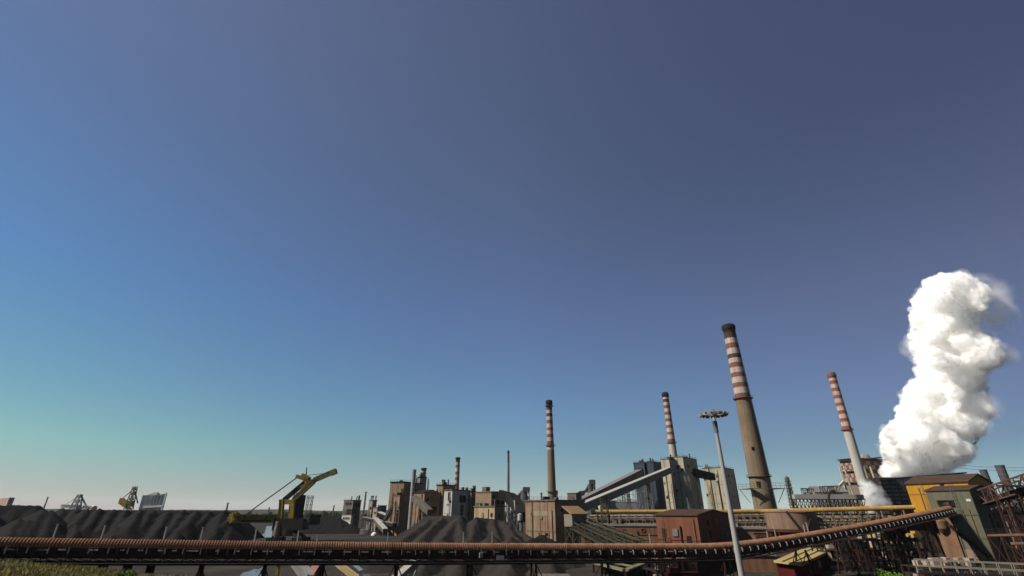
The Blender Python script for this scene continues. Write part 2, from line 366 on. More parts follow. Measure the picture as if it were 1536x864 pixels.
for a, b in zip(dense, dense[1:]): cum.append(cum[-1] + (b - a).length)
LEN = cum[-1]
def at_s(s):
    s = max(0, min(LEN - 1e-3, s)); lo, hi = 0, len(cum) - 1
    while hi - lo > 1:
        mid = (lo + hi) // 2
        if cum[mid] <= s: lo = mid
        else: hi = mid
    f = (s - cum[lo]) / (cum[hi] - cum[lo]); p = dense[lo].lerp(dense[hi], f)
    a, b = dense[max(0, lo - 3)], dense[min(len(dense) - 1, hi + 3)]; t = (b - a).normalized()
    lat = Vector((t.y, -t.x, 0)).normalized()       # towards the camera side
    return p, t, lat
def s_at_px(px):
    lo, hi = 0.0, LEN
    for _ in range(50):
        mid = (lo + hi) / 2
        if PX(at_s(mid)[0]) < px: lo = mid
        else: hi = mid
    return lo
conv = thing('covered_conveyor', 'long rusty belt conveyor with ribbed round hood crossing the whole foreground', 'conveyor', (CV[4].x, CV[4].y, 0))
HR = .88
mb = MB(); pitch = .37; nseg = 12; rings = []
nr = int(LEN / pitch)
for i in range(nr):
    jit = 1 + random.uniform(-.03, .02)
    for f, r in ((0.0, 1.0), (.45, 1.0), (.55, .80), (.9, .80)): rings.append((pitch * (i + f), HR * r * jit))
vs = []
for s_, r in rings:
    p, t, lat = at_s(s_); c = p - Vector((0, 0, HR)); u = lat.cross(t); u = u if u.z > 0 else -u
    for k in range(nseg + 1):
        a = R(-12) + (math.pi + R(24)) * k / nseg; vs.append(c + lat * math.cos(a) * r + u * math.sin(a) * r)
n1 = nseg + 1
mb.add(vs, [(i * n1 + k, i * n1 + k + 1, (i + 1) * n1 + k + 1, (i + 1) * n1 + k) for i in range(len(rings) - 1) for k in range(nseg)], 0, False)
part('hood', mb, rust_hood, conv)
S_A, S_B = s_at_px(1090), s_at_px(1260)
def dz(z, s): return z if z > -1.3 else -1.3 + (z + 1.3) * (1 - .42 * smooth(S_A, S_B, s))
def along(mb, off_lat, off_z, w, h, step=2.0, s0=0.0, s1=None):
    s1 = s1 or LEN; n = max(1, int((s1 - s0) / step)); vs = []
    for i in range(n + 1):
        p, t, lat = at_s(s0 + (s1 - s0) * i / n); c = p + lat * off_lat + Vector((0, 0, dz(off_z, s0 + (s1 - s0) * i / n)))
        vs += [c + lat * x * w / 2 + Vector((0, 0, y * h / 2)) for x, y in ((-1, -1), (1, -1), (1, 1), (-1, 1))]
    fs = [(i * 4 + k, i * 4 + (k + 1) % 4, i * 4 + 4 + (k + 1) % 4, i * 4 + 4 + k) for i in range(n) for k in range(4)]
    return mb.add(vs, fs + [(0, 1, 2, 3), (4 * n + 3, 4 * n + 2, 4 * n + 1, 4 * n)])
mb = MB()
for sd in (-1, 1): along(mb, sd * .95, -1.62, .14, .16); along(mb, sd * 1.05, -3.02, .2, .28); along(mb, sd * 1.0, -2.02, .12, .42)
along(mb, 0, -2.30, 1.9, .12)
s_ = 0
while s_ < LEN:
    p, t, lat = at_s(s_)
    for sd in (-1, 1):
        mb.beam(p + lat * sd * 1.05 - Vector((0, 0, 1.05)), p + lat * sd * 1.05 + Vector((0, 0, dz(-3.0, s_))), .1)
        p2 = at_s(s_ + 2.7)[0]
        mb.beam(p + lat * sd * 1.02 + Vector((0, 0, dz(-2.3, s_))), p2 + lat * sd * 1.02 + Vector((0, 0, dz(-2.95, s_))), .09)
    mb.beam(p + lat * 1.05 + Vector((0, 0, dz(-2.95, s_))), p - lat * 1.05 + Vector((0, 0, dz(-2.95, s_))), .12)
    s_ += 2.7
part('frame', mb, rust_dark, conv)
random.seed(5); s_ = 1.0
while s_ < LEN - 3:
    w_ = random.uniform(.7, 2.6); p, t, lat = at_s(s_); p2 = at_s(s_ + w_)[0]
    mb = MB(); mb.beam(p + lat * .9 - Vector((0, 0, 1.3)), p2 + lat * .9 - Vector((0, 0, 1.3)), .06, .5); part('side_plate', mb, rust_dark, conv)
    s_ += w_ + random.uniform(.3, 1.6)
mb = MB(); along(mb, 0, -1.2, 1.5, .08, 3.0); along(mb, 0, -2.72, 1.4, .08, 3.0)
part('belt', mb, M('rubber', (.012, .012, .012), .8), conv)
mb = MB(); along(mb, 1.75, -2.86, 1.2, .08)
part('walkway', mb, steel_dark, conv)
nbr = 100; sA = s_at_px(5); sB = LEN - 3
bkm = None
for i in range(nbr):
    s_ = sA + (sB - sA) * (i + .5) / nbr; p, t, lat = at_s(s_)
    mb = MB(); q = p + lat * 1.22
    mb.beam(q - Vector((0, 0, 1.12)), q - Vector((0, 0, 1.75)), .11, .11); mb.beam(p + lat * .9 - Vector((0, 0, 1.1)), q - Vector((0, 0, 1.1)), .1)
    part('bracket', mb, galv if i > 38 else steel_grey, conv)
mb = MB(); s_ = 0; prev = None
while s_ < LEN - 2:
    p, t, lat = at_s(s_); q = p + lat * 2.32 + Vector((0, 0, dz(-2.85, s_)))
    mb.beam(q, q + Vector((0, 0, 1.05)), .05)
    if prev:
        for hh in (.5, 1.05): mb.beam(prev + Vector((0, 0, hh)), q + Vector((0, 0, hh)), .045)
    prev = q; s_ += 2.7
part('handrail', mb, rust_dark, conv)
def zground(x, y): return max(0, bank_h(x, y)) if x < -20 and y < 84 else 0
for px in (28, 92, 168, 204, 238, 312, 405, 490, 598, 706, 800, 905, 1020, 1090, 1195, 1256, 1322, 1382):
    p, t, lat = at_s(s_at_px(px))
    for sd in (-1, 1):
        mb = MB(); a = p + lat * sd * 1.05 - Vector((0, 0, 3.05)); b = p + lat * sd * (1.4 if px < 300 else 2.3); z = zground(b.x, b.y); b = Vector((b.x, b.y, z - .3))
        wleg = .45 if px in (168, 204, 238, 490, 706, 1020) else .3
        mb.beam(a, b, wleg); mb.box((b.x, b.y, z + .1), (1.0, 1.0, .5))
        mb.beam(a + t * .0, a.lerp(b, .45) + t * 1.2 * sd, .14)
        part('support_leg', mb, rust_dark, conv)
    mb = MB(); L0 = p + lat * 1.3; L1 = p - lat * 1.3; zb = zground(p.x, p.y)
    top = p.z - 3.2
    nn = max(1, int((top - zb) / 3))
    for k in range(nn):
        za, zc = zb + .4 + (top - zb - .4) * k / nn, zb + .4 + (top - zb - .4) * (k + 1) / nn
        mb.beam((L0.x, L0.y, za), (L1.x, L1.y, zc), .12); mb.beam((L1.x, L1.y, za), (L0.x, L0.y, zc), .12)
    part('cross_brace', mb, rust_dark, conv)
p, t, lat = at_s(s_at_px(745)); mb = MB(); q = p + lat * 2.45 - Vector((0, 0, 2.05)); mb.box(q, (1.25, .06, .62), math.atan2(t.y, t.x))
part('sign_board', mb, M('sign_white', (.42, .41, .38)), conv, 'blank pale rectangular plate on the conveyor handrail')
p, t, lat = at_s(s_at_px(719)); mb = MB(); q = p + lat * 1.4 - Vector((0, 0, 1.75)); mb.box(q, (.55, .35, .75), math.atan2(t.y, t.x))
part('junction_box', mb, pale_paint, conv)
for px, py in ((74, 787), (147, 789), (242, 791), (298, 792), (380, 794), (445, 797), (475, 804), (582, 800), (697, 799), (741, 799), (981, 801), (1160, 797), (1172, 794), (1216, 787), (1221, 784)):
    p, t, lat = at_s(s_at_px(px)); q = p - lat * 1.35; zt = ZP(py, q.y); mb = MB()
    mb.beam((q.x, q.y, p.z - 2.9), (q.x, q.y, zt), .17, .17); mb.box((q.x, q.y, zt + .04), (.24, .24, .08)); mb.beam((q.x, q.y, p.z - 2.8), Vector((q.x, q.y, p.z - 2.8)) + lat * .5, .12)
    solo('post', mb, pale_paint, 'pale short post sticking up just behind the ribbed conveyor hood', 'post', (q.x, q.y, p.z - 2.9), 'posts behind the conveyor hood')

# ------------------------------------------------------------------ haze
hz = MB(); hz.box((0, 6750, 124.5), (18400, 19000, 251)); hm_ = bpy.data.materials.new('air'); hm_.use_nodes = True; hn = hm_.node_tree; hn.nodes.remove(hn.nodes['Principled BSDF'])
hv = hn.nodes.new('ShaderNodeVolumePrincipled'); hv.inputs['Color'].default_value = (.92, .96, 1, 1); hv.inputs['Density'].default_value = .00003; hv.inputs['Anisotropy'].default_value = 0
hn.links.new(hv.outputs[0], hn.nodes['Material Output'].inputs['Volume']); structure('haze', hz, hm_, 'stuff')
# ------------------------------------------------------------------ buildings
def footprint(pl, pc, pr, d, zref, phi, b=None, a=None):
    """near corner at pixel column pc; left wall runs back to column pl, right wall to column pr (read at height zref)"""
    u = Vector((-math.cos(phi), math.sin(phi), 0)); v = Vector((math.sin(phi), math.cos(phi), 0))
    C = Vector((XP(pc, d, zref), d, 0)); K = SP * (zref - CH)
    def run(px, w):
        s = (px - CXP) / FPX; return (s * (CP * C.y + K) - C.x) / (w.x - s * CP * w.y)
    a = a if a is not None else run(pl, u); b = b if b is not None else run(pr, v)
    return C, C + u * a, C + u * a + v * b, C + v * b
def on_face(px, py, A, n):                       # pixel ray meets the vertical plane through A with normal n
    r = ray(px, py); o = Vector((0, 0, CH)); k = (A - o).dot(n) / r.dot(n); return o + r * k
def face_rect(mb, fp, side, rect, th=.18, frame=.22, pane=True, fmi=0):
    C, L, B, Rr = fp
    A, E = (C, L) if side == 'l' else (C, Rr)
    t = (E - A).normalized(); n = Vector((t.y, -t.x, 0))
    if n.y > 0: n = -n
    p0 = on_face(rect[0], rect[1], A, n); p1 = on_face(rect[2], rect[3], A, n)
    mid = (p0 + p1) / 2; w = abs((p1 - p0).dot(t)); h = abs(p1.z - p0.z); rz = math.atan2(t.y, t.x); c = mid + n * (th * .25)
    if pane: mb.box(c, (w, th * .5 + .1, h), rz, 0)
    if frame:
        for sx in (-1, 1): mb.box(mid + t * sx * (w / 2 + frame / 2) + n * (th * .5), (frame, th + .1, h + 2 * frame), rz, fmi)
        for sz in (-1, 1): mb.box(mid + Vector((0, 0, sz * (h / 2 + frame / 2))) + n * (th * .5), (w - .004, th + .09, frame), rz, fmi)
CLUTTERED = {'industrial_block', 'factory_tower', 'factory_annex', 'factory_hall', 'stair_tower', 'pale_works', 'dark_annex', 'office_floor', 'office_block', 'old_works', 'concrete_silo_house', 'beige_tower', 'slate_tower', 'red_shed', 'yellow_tower', 'green_tower', 'dark_house', 'low_shed', 'roof_block'}
def add_opening(name, fp, side, rect, pane, trim, t, th, fr):
    w = MB(); face_rect(w, fp, side, rect, th, 0); o = part(name, w, pane, t)
    w = MB(); face_rect(w, fp, side, rect, th, fr, False); part('frame', w, trim, o)
def clutter(t, fp, z0, zt, seed, roof, wall):
    rnd = random.Random(seed); C, L, B, Rr = fp; H = zt - z0
    for A, E in ((C, L), (C, Rr)):
        tt = E - A; ln = tt.length; tt.normalize(); n = Vector((tt.y, -tt.x, 0)); n = -n if n.y > 0 else n; rz = math.atan2(tt.y, tt.x)
        if ln < 2.5: continue
        for k in range(1, max(2, int(H / 6))):                          # floor lines
            z = z0 + k * 6; q = A + tt * ln / 2 + n * .06; mb = MB(); mb.box((q.x, q.y, z), (ln, .24, .22), rz); part('floor_band', mb, wall, t)
        for k in range(rnd.randint(1, 3)):                              # down pipes
            f = rnd.uniform(.08, .92); q = A + tt * ln * f + n * .22; za = z0 + H * rnd.choice((0, 0, .2)); zb = z0 + H * rnd.uniform(.6, .98); r_ = rnd.uniform(.1, .22); mb = MB()
            mb.rod((q.x, q.y, max(za, z0)), (q.x, q.y, zb), r_, None, 6); mb.rod((q.x, q.y, zb), Vector((q.x, q.y, zb)) - n * .4, r_, None, 6); part('down_pipe', mb, rnd.choice((steel_dark, steel_grey, rust_wall)), t)
        for k in range(rnd.randint(1, 4)):                              # vents, hoods and patched openings
            f = rnd.uniform(.12, .88); q = A + tt * ln * f + n * .15; mb = MB(); w_ = rnd.uniform(.7, 1.6); h_ = rnd.uniform(.8, 2.0); mb.box((q.x, q.y, z0 + H * rnd.uniform(.3, .92)), (min(w_, ln * .2), .3, h_), rz); part('vent', mb, rnd.choice((opening, steel_dark, steel_grey)), t)
        if rnd.random() < .6 and H > 8:                                 # caged ladder
            f = rnd.uniform(.3, .9); q = A + tt * ln * f + n * .5; mb = MB()
            for sx in (-.3, .3): mb.beam(q + tt * sx + Vector((0, 0, z0)), q + tt * sx + Vector((0, 0, zt + .8)), .08)
            for k in range(int(H / .9)): mb.beam(q + tt * -.3 + Vector((0, 0, z0 + k * .9)), q + tt * .3 + Vector((0, 0, z0 + k * .9)), .07)
            part('ladder', mb, steel_grey, t)
    if roof:
        for k in range(rnd.randint(2, 5)):
            u, v = rnd.uniform(.1, .9), rnd.uniform(.1, .9); q = C + (L - C) * u + (Rr - C) * v; z = zt + .55; mb = MB()
            if rnd.random() < .5: mb.lathe((q.x, q.y, 0), [(.4, z - .1), (.4, z + rnd.uniform(.8, 2.4)), (.6, z + 2.5), (.1, z + 3.0)], 8)
            else: mb.box((q.x, q.y, z + .6), (rnd.uniform(1, 2.6), rnd.uniform(1, 2), rnd.uniform(1, 1.8)), rnd.random())
            part('roof_vent', mb, rnd.choice((steel_dark, steel_grey, mid_wall)), t)
        for A, E in ((C, L), (C, Rr)):
            if (E - A).length > 5:
                mb = MB(); d_ = (E - A)
                for k in range(int(d_.length / 2) + 1): q = A + d_ * k / (int(d_.length / 2)); mb.beam((q.x, q.y, zt + .5), (q.x, q.y, zt + 1.6), .08)
                mb.beam(A + Vector((0, 0, zt + 1.6)), E + Vector((0, 0, zt + 1.6)), .07); mb.beam(A + Vector((0, 0, zt + 1.1)), E + Vector((0, 0, zt + 1.1)), .06); part('roof_railing', mb, steel_dark, t)
def building(name, label, cat, pl, pc, pr, d, py, phi, wall, roofm, z0=0.0, roof='flat', rise=2.0, over=.3, wins=(), doors=(), bands=(), b=None, a=None, group=None, zref=None, ztop=None, trim=None):
    phi = R(phi); zt = ztop if ztop is not None else ZP(py, d)
    fp = footprint(pl, pc, pr, d, zt if zref is None else zref, phi, b, a); C, L, B, Rr = fp
    cen = (C + B) / 2
    t = thing(name, label, cat, (cen.x, cen.y, max(0, z0)), group)
    mb = MB(); mb.prism([C, Rr, B, L], z0 - (.3 if z0 <= 0 else 0), zt)
    rm = MB(); up = Vector((0, 0, 1))
    if roof == 'flat':
        out = [p + (p - cen).normalized() * over * 1.4 for p in (C, Rr, B, L)]; rm.prism(out, zt + .003, zt + .55)
    else:
        A0, A1, D0, D1 = (C, L, Rr, B) if roof == 'gable_l' else (C, Rr, L, B)   # eaves A0-A1 and D0-D1; gable ends A0-D0, A1-D1
        e = (A1 - A0).normalized() * over; g = (A0 - D0).normalized() * over
        r0, r1 = (A0 + D0) / 2, (A1 + D1) / 2; z1 = zt + rise; dz = rise * over / ((A0 - D0).length / 2)
        f = lambda p, z: Vector((p.x, p.y, z))
        for q0, q1, rr0, rr1 in ((A0, D0, r0, 0), (A1, D1, r1, 0)):
            mb.add([f(q0, zt), f(q1, zt), f(rr0, z1 - .05)], [(0, 1, 2), (2, 1, 0)][:1])
        th = .3
        rm.slab([f(A0 - e + g, zt - dz + th), f(A1 + e + g, zt - dz + th), f(r1 + e, z1 + th), f(r0 - e, z1 + th)], th - .01)
        rm.slab([f(D1 + e - g, zt - dz + th), f(D0 - e - g, zt - dz + th), f(r0 - e, z1 + th + .004), f(r1 + e, z1 + th + .004)], th - .01)
    part('wall', mb, wall, t); part('roof', rm, roofm, t)
    for side, rect in wins:
        add_opening('window', fp, side, rect, opening, trim or wall, t, .18, .22)
    for side, rect in doors:
        add_opening('door', fp, side, rect, steel_dark, trim or wall, t, .14, .15)
    if zt - max(z0, 0) > 7 and name in CLUTTERED: clutter(t, fp, max(z0, 0), zt, int(pc * 7 + py), roof == 'flat', wall)
    for side, rect, m in bands:
        w = MB(); face_rect(w, fp, side, rect, .08, 0); part('panel', w, m, t)
    return t, fp, zt

# the ochre block and its lean-to
t, fp, zt = building('industrial_block', 'tall ochre brick block standing before the banded chimney in the centre', 'building', 788, 832, 877, 200, 751.5, 40, ochre_wall, mid_wall,
    wins=[('l', (797, 769, 799.5, 773)), ('l', (818, 799.5, 823.5, 805)), ('l', (808, 799, 811, 801))], bands=[('l', (798, 766.5, 823, 774), M('grey_patch', (.22, .17, .12), .9, .2, .2))])
mb = MB(); q = P(862, 750, 212); mb.box((q.x, 212, zt + 1.8), (4.2, 4, 2.4), R(-40)); mb.box((q.x, 212, zt + 3.1), (4.6, 4.4, .25), R(-40)); part('roof_hut', mb, mid_wall, t)
mb = MB(); C, L, B, Rr = fp
for f in (.25, .5, .75): mb.beam((C.lerp(L, f).x, C.lerp(L, f).y, 0), (C.lerp(L, f).x, C.lerp(L, f).y, zt - .1), .35, .18)
part('pilaster', mb, ochre_wall, t)
def leanto(label, d, pl, pc, pr, pyt, z0, roofm, wall, legs=True):
    t, fp, zt = building('shed', label, 'shed', pl, pc, pr, d, pyt, 42, wall, roofm, z0=z0, roof='flat', over=.05)
    C, L, B, Rr = fp; mb = MB(); f = lambda p, z: Vector((p.x, p.y, z)); o = (C - L).normalized() * .8
    mb.slab([f(C + (C - B).normalized() * .8, zt + .7), f(Rr + o, zt + .7), f(B, zt + 3.0), f(L - o, zt + 3.0)], .25)
    part('roof_sheet', mb, roofm, t)
    for p in (C, L, Rr, B):
        q = p.lerp((C + B) / 2, .08); mb = MB(); mb.beam((q.x, q.y, -.2), (q.x, q.y, z0 - .02), .5); part('leg', mb, green_paint, t)
    mb = MB(); 
    for A, E in ((C, L), (C, Rr)):
        A, E = A.lerp((C + B) / 2, .08), E.lerp((C + B) / 2, .08)
        for k in range(2):
            za, zb = z0 * k / 2, z0 * (k + 1) / 2
            mb.beam(f(A, za), f(E, zb), .2); mb.beam(f(E, za), f(A, zb), .2)
    part('brace', mb, green_paint, t)
leanto('grey hut on steel legs with a pale sloping roof before the ochre block', 165, 846, 858, 880, 774.5, ZP(790, 165), M('tan_roof', (.23, .155, .085), .8, .15, .3), M('hut_wall', (.18, .16, .13), .8, .2, .3))

# red shed in the middle
t, fp, zt = building('red_shed', 'brick red sheet metal shed with brown gable roof behind the conveyor', 'shed', 983, 1045.5, 1092, 140, 773.5, 40, red_wall, brown_roof, roof='gable_l', rise=1.3, over=.35,
    wins=[('l', (1002, 807, 1005, 811))], doors=[('l', (993, 793, 1000, 812))])
# long low brown sheds
building('low_shed', 'long low brown shed with grey roof edge left of the red shed', 'shed', 872, 1000, None, 172, 789.5, 14, brown_wall, M('grey_edge', (.18, .16, .135), .8, .15, .3), b=9, over=.6,
    wins=[('l', (934, 794, 937, 798)), ('l', (962, 793, 966, 797))], zref=4)
building('low_shed', 'low brown shed with grey roof edge between red shed and tank', 'shed', 1080, 1154, None, 158, 794, 14, brown_wall, M('grey_edge', (.18, .16, .135)), b=8, over=.5, wins=[('l', (1130, 799.5, 1152, 802))], zref=5)
building('low_shed', 'low brown concrete shed below the conveyor beside the tall lamp mast', 'shed', 1108, 1164, None, 128, 834, 12, brown_wall, M('grey_edge', (.18, .16, .135)), b=10, over=.3, zref=2)
# tank
z0t, z1t = ZP(793, 190), ZP(768.5, 182); xt = XP(1186, 190, 10)
t = thing('storage_tank', 'squat brown cylindrical tank at the foot of the big chimney', 'tank', (xt, 190, 0))
mb = MB(); mb.lathe((xt, 190, 0), [(8.1, z0t), (8.1, z1t), (8.3, z1t), (8.3, z1t + .25), (0.3, z1t + .9)], 40); part('shell', mb, tank_wall, t)
mb = MB(); mb.lathe((xt, 190, 0), [(8.7, z0t - .9), (8.7, z0t - .02)], 40)
for k in range(12): a = k * math.pi / 6; mb.beam((xt + 8 * math.cos(a), 190 + 8 * math.sin(a), -.2), (xt + 8 * math.cos(a), 190 + 8 * math.sin(a), z0t - .9), .6)
mb.lathe((xt, 190, 0), [(7.2, -.2), (7.2, z0t - .95)], 24)
part('base', mb, M('dark_red', (.06, .022, .016)), t)
mb = MB()
for k in range(9): a = R(-122 + k * 2.2); z = z1t - (z1t - z0t) * k / 9; mb.box((xt + 8.25 * math.cos(a), 190 + 8.25 * math.sin(a), z), (.5, .5, .75), a)
part('ladder', mb, rust_dark, t)
mb = MB(); a = R(-75); q = Vector((xt + 8.4 * math.cos(a), 190 + 8.4 * math.sin(a), z0t + 2.6)); mb.rod(q + Vector((.9, 0, .6)), q, .28); mb.rod(q, q + Vector((-1.3, -.3, -2.4)), .28); part('outlet_pipe', mb, rust_dark, t)

# ------------------------------------------------------------------ chimneys
def chimney(label, px, py, d, r0, r1, z0, bands, low_mat, hi_mats, rings=(), group='banded chimneys', cap=True, n=28):
    """bands: list of (pixel row where the band starts, material key) from the top down"""
    zt = ZP(py, d); x = XP(px, d, zt); t = thing('chimney', label, 'chimney', (x, d, 0), group)
    keys = ['low', 'red', 'white', 'soot', 'sooty']; mats = [low_mat, hi_mats[0], hi_mats[1], soot, sooty_red]
    zs = [(ZP(b[0], d), keys.index(b[1])) for b in bands]         # descending heights
    rad = lambda z: r1 + (r0 - r1) * (zt - z) / (zt - z0)
    prof = []; edges = [(z, m) for z, m in zs] + [(z0, None)]
    prof.append((rad(z0), z0, 0)); lowz = edges[-2][0]
    for i in range(len(edges) - 2, -1, -1):
        zb = edges[i + 1][0]; za = edges[i][0]; m = edges[i][1]
        prof[-1] = (prof[-1][0], prof[-1][1], m); prof.append((rad(za), za, m))
    mb = MB(); mb.lathe((x, d, 0), prof, n); part('shaft', mb, mats, t)
    if cap:
        mb = MB(); h = (zt - z0) * .022; mb.lathe((x, d, 0), [(r1 * 1.03, zt - h * 1.6), (r1 * 1.22, zt - h), (r1 * 1.22, zt - h * .3), (r1 * 1.05, zt + .02), (r1 * .8, zt + .02), (r1 * .75, zt - h)], n); part('cap', mb, soot if cap is True else cap, t)
    for py_ in rings:
        z = ZP(py_, d); r = rad(z); mb = MB(); mb.lathe((x, d, 0), [(r * .98, z - .25), (r + 1.0, z - .05), (r + 1.0, z + .12), (r * .98, z + .12)], n, cap=False); gal = part('gallery', mb, M('gallery_steel', (.09, .05, .04)), t); mb = MB()
        for k in range(14): a = k * 2 * math.pi / 14; mb.beam((x + (r + .95) * math.cos(a), d + (r + .95) * math.sin(a), z), (x + (r + .95) * math.cos(a), d + (r + .95) * math.sin(a), z + 1.1), .09)
        for k in range(28):
            a, b = k * 2 * math.pi / 28, (k + 1) * 2 * math.pi / 28; mb.beam((x + (r + .95) * math.cos(a), d + (r + .95) * math.sin(a), z + 1.1), (x + (r + .95) * math.cos(b), d + (r + .95) * math.sin(b), z + 1.1), .08)
        part('railing', mb, M('gallery_steel', (.09, .05, .04)), gal)
    mb = MB(); a = R(-35)                                          # ladder up the shaft
    for k in (0, 1):
        mb.beam((x + (rad(z0) + .2) * math.cos(a + .04 * k), d + (rad(z0) + .2) * math.sin(a + .04 * k), z0), (x + (r1 + .2) * math.cos(a + .04 * k), d + (r1 + .2) * math.sin(a + .04 * k), zt - 1), .1)
    part('ladder', mb, steel_grey, t)
    return t, x, rad
def bl(start, seq, org, sc): return [(org + start / sc, seq[0])] 
def conv_rows(rows, org, sc): return [(org + y / sc, k) for y, k in rows]
tc1, xc1, rad1 = chimney('largest chimney, tan concrete with red and white bands and a sooty top', 1092, 488, 260, 5.5, 3.05, 0,
    conv_rows([(22, 'soot'), (60, 'sooty'), (82, 'white'), (104, 'red'), (126, 'white'), (150, 'sooty'), (168, 'white'), (188, 'red'), (208, 'white'), (230, 'red'), (250, 'white'), (274, 'red'), (294, 'white'), (320, 'red'), (345, 'low')], 480, 2.88), concrete, (stack_red, stack_white), rings=(598.5, 715.5))
z = ZP(733, 258); mb = MB(); rr = rad1(z) + .2                          # work platform round the big chimney
for y_ in (-rr - 1.2, rr + 1.2): mb.beam((xc1 - 8.6, 260 + y_, z), (xc1 + 8.6, 260 + y_, z), .3)
for x_ in (-8.6, -rr - .4, rr + .4, 8.6): mb.beam((xc1 + x_, 260 - rr - 1.2, z), (xc1 + x_, 260 + rr + 1.2, z), .3)
for sx in (-1, 1): mb.box((xc1 + sx * (rr + 8.6) / 2, 260, z + .1), (8.4 - rr, 2 * rr + 2, .12))
for sx in (-1, 1):
    for y_ in (-rr - 1.2, rr + 1.2): mb.beam((xc1 + sx * 8.2, 260 + y_, z), (xc1 + sx * (rr + .1), 260 + y_ * .55, z - 6.5), .25)
part('platform', mb, steel_grey, tc1)
for y_ in (-rr - 1.2, rr + 1.2):
    mb = MB()
    for hh in (1.2, 2.4): mb.beam((xc1 - 8.6, 260 + y_, z + hh), (xc1 + 8.6, 260 + y_, z + hh), .12)
    for k in range(9): mb.beam((xc1 - 8.6 + 17.2 * k / 8, 260 + y_, z), (xc1 - 8.6 + 17.2 * k / 8, 260 + y_, z + 2.4), .12)
    part('railing', mb, steel_grey, tc1)
for px_, py_, w_, h_ in ((1140.5, 726, 2.6, 2.4), (1131, 672.5, 1.3, 1.6)):
    z = ZP(py_, 255); x_ = XP(px_, 255, z); r_ = rad1(z); y_ = 260 - math.sqrt(max(.1, r_ * r_ - (x_ - xc1) ** 2)); mb = MB(); mb.box((x_, y_ + .2, z), (w_, .9, h_), 0)
    part('opening', mb, opening, tc1)
chimney('slim chimney with many red and white bands rising behind the beige tower', 997.5, 590, 420, 3.5, 2.5, 0,
    conv_rows([(38, 'soot'), (62, 'white'), (82, 'sooty'), (102, 'white'), (122, 'red'), (143, 'white'), (165, 'red'), (185, 'white'), (208, 'red'), (228, 'white'), (250, 'red'), (270, 'white'), (295, 'red'), (312, 'white'), (340, 'red'), (366, 'low')], 580, 4.32), concrete_pale, (stack_red, stack_white), rings=(664.5,))
chimney('brown chimney with red and white top rising behind the ochre block', 823.5, 601, 375, 3.3, 2.2, 0,
    conv_rows([(48, 'soot'), (90, 'sooty'), (115, 'white'), (138, 'sooty'), (160, 'white'), (183, 'red'), (208, 'white'), (235, 'red'), (254, 'white'), (280, 'red'), (302, 'white'), (328, 'red'), (352, 'red'), (366, 'white'), (386, 'low')], 590, 4.55), concrete, (stack_red, stack_white), rings=(609.4, 669, 738))
chimney('white chimney with clean red bands left of the steam cloud', 1246.5, 560, 330, 3.1, 2.35, 0,
    conv_rows([(38, 'red'), (65, 'white'), (88, 'red'), (110, 'white'), (133, 'red'), (154, 'white'), (178, 'red'), (199, 'white'), (225, 'red'), (245, 'white'), (272, 'red'), (294, 'white'), (320, 'red'), (342, 'white'), (368, 'red'), (394, 'low')], 550, 4.118), M('white_shaft', (.34, .325, .29), .8, .1, .1, streak=.2), (M('clean_red', (.21, .062, .046), .8, .15, .2), stack_white), rings=(645.5, 728), cap=stack_red)
chimney('distant red and white banded chimney above the pale grey works', 687, 686, 560, 3.0, 2.35, 0,
    [(686, 'soot'), (691, 'sooty'), (693.5, 'white'), (697.5, 'red'), (702, 'white'), (707.5, 'red'), (711.5, 'white'), (716, 'red'), (720.5, 'white'), (725.5, 'red'), (730, 'low')], concrete, (stack_red, stack_white), n=16)
chimney('thin distant grey brown chimney left of the centre', 762.5, 676, 700, 2.3, 1.6, 0,
    [(676, 'soot'), (679, 'sooty'), (681, 'low'), (683, 'sooty'), (685, 'low'), (687, 'sooty'), (689, 'low'), (691, 'sooty'), (693, 'low')], M('stack_grey', (.17, .15, .13)), (stack_red, stack_white), n=12, cap=False)
chimney('short red and white chimney behind the grey roof block', 636, 702, 460, 2.4, 2.2, 0,
    [(702, 'soot'), (704, 'red'), (707, 'white'), (709, 'red'), (711.5, 'white'), (714, 'red'), (716, 'low')], concrete, (stack_red, stack_white), n=16)
def pipe_stack(label, px, py, d, r, mat, z0=0, group=None, rungs=True):
    zt = ZP(py, d); x = XP(px, d, zt); t = thing('exhaust_stack', label, 'stack', (x, d, z0), group)
    mb = MB(); prof = [(r * 1.05, z0)]; k = 0; z = z0
    while z < zt - 2: prof += [(r, z + .2), (r, z + 4.6), (r * 1.08, z + 4.7), (r * 1.08, z + 4.95)]; z += 5
    prof += [(r, zt), (r * .8, zt), (r * .8, zt - 1)]; mb.lathe((x, d, 0), prof, 16); part('pipe', mb, mat, t)
    mb = MB(); mb.box((x, d, z0 + .3), (r * 3.2, r * 3.2, .9)); part('base', mb, steel_dark, t)
    if rungs:
        mb = MB(); mb.beam((x + r + .3, d - .3, z0), (x + r + .3, d - .3, zt - 1), .12); mb.beam((x + r + .3, d + .3, z0), (x + r + .3, d + .3, zt - 1), .12)
        for k in range(int((zt - z0) / 1.2)): mb.beam((x + r + .3, d - .3, z0 + k * 1.2), (x + r + .3, d + .3, z0 + k * 1.2), .08)
        part('ladder', mb, steel_dark, t)
    return t
pipe_stack('silver steel exhaust stack against the dark factory tower', 621, 710, 300, 1.25, M('silver', (.25, .25, .25), .45, .15, .3, streak=.2))
pipe_stack('short white pipe right of the grey roof block', 642, 718, 330, .5, galv)
dk = M('stack_slate', (.06, .055, .06), .7, .2, .2)
pipe_stack('dark steel stack behind the yellow building, the left of two', 1474.5, 705.5, 300, 1.75, dk, group='dark stacks on the right')
pipe_stack('dark steel stack furthest to the right above the truss', 1500.5, 702, 270, 1.95, dk, group='dark stacks on the right')

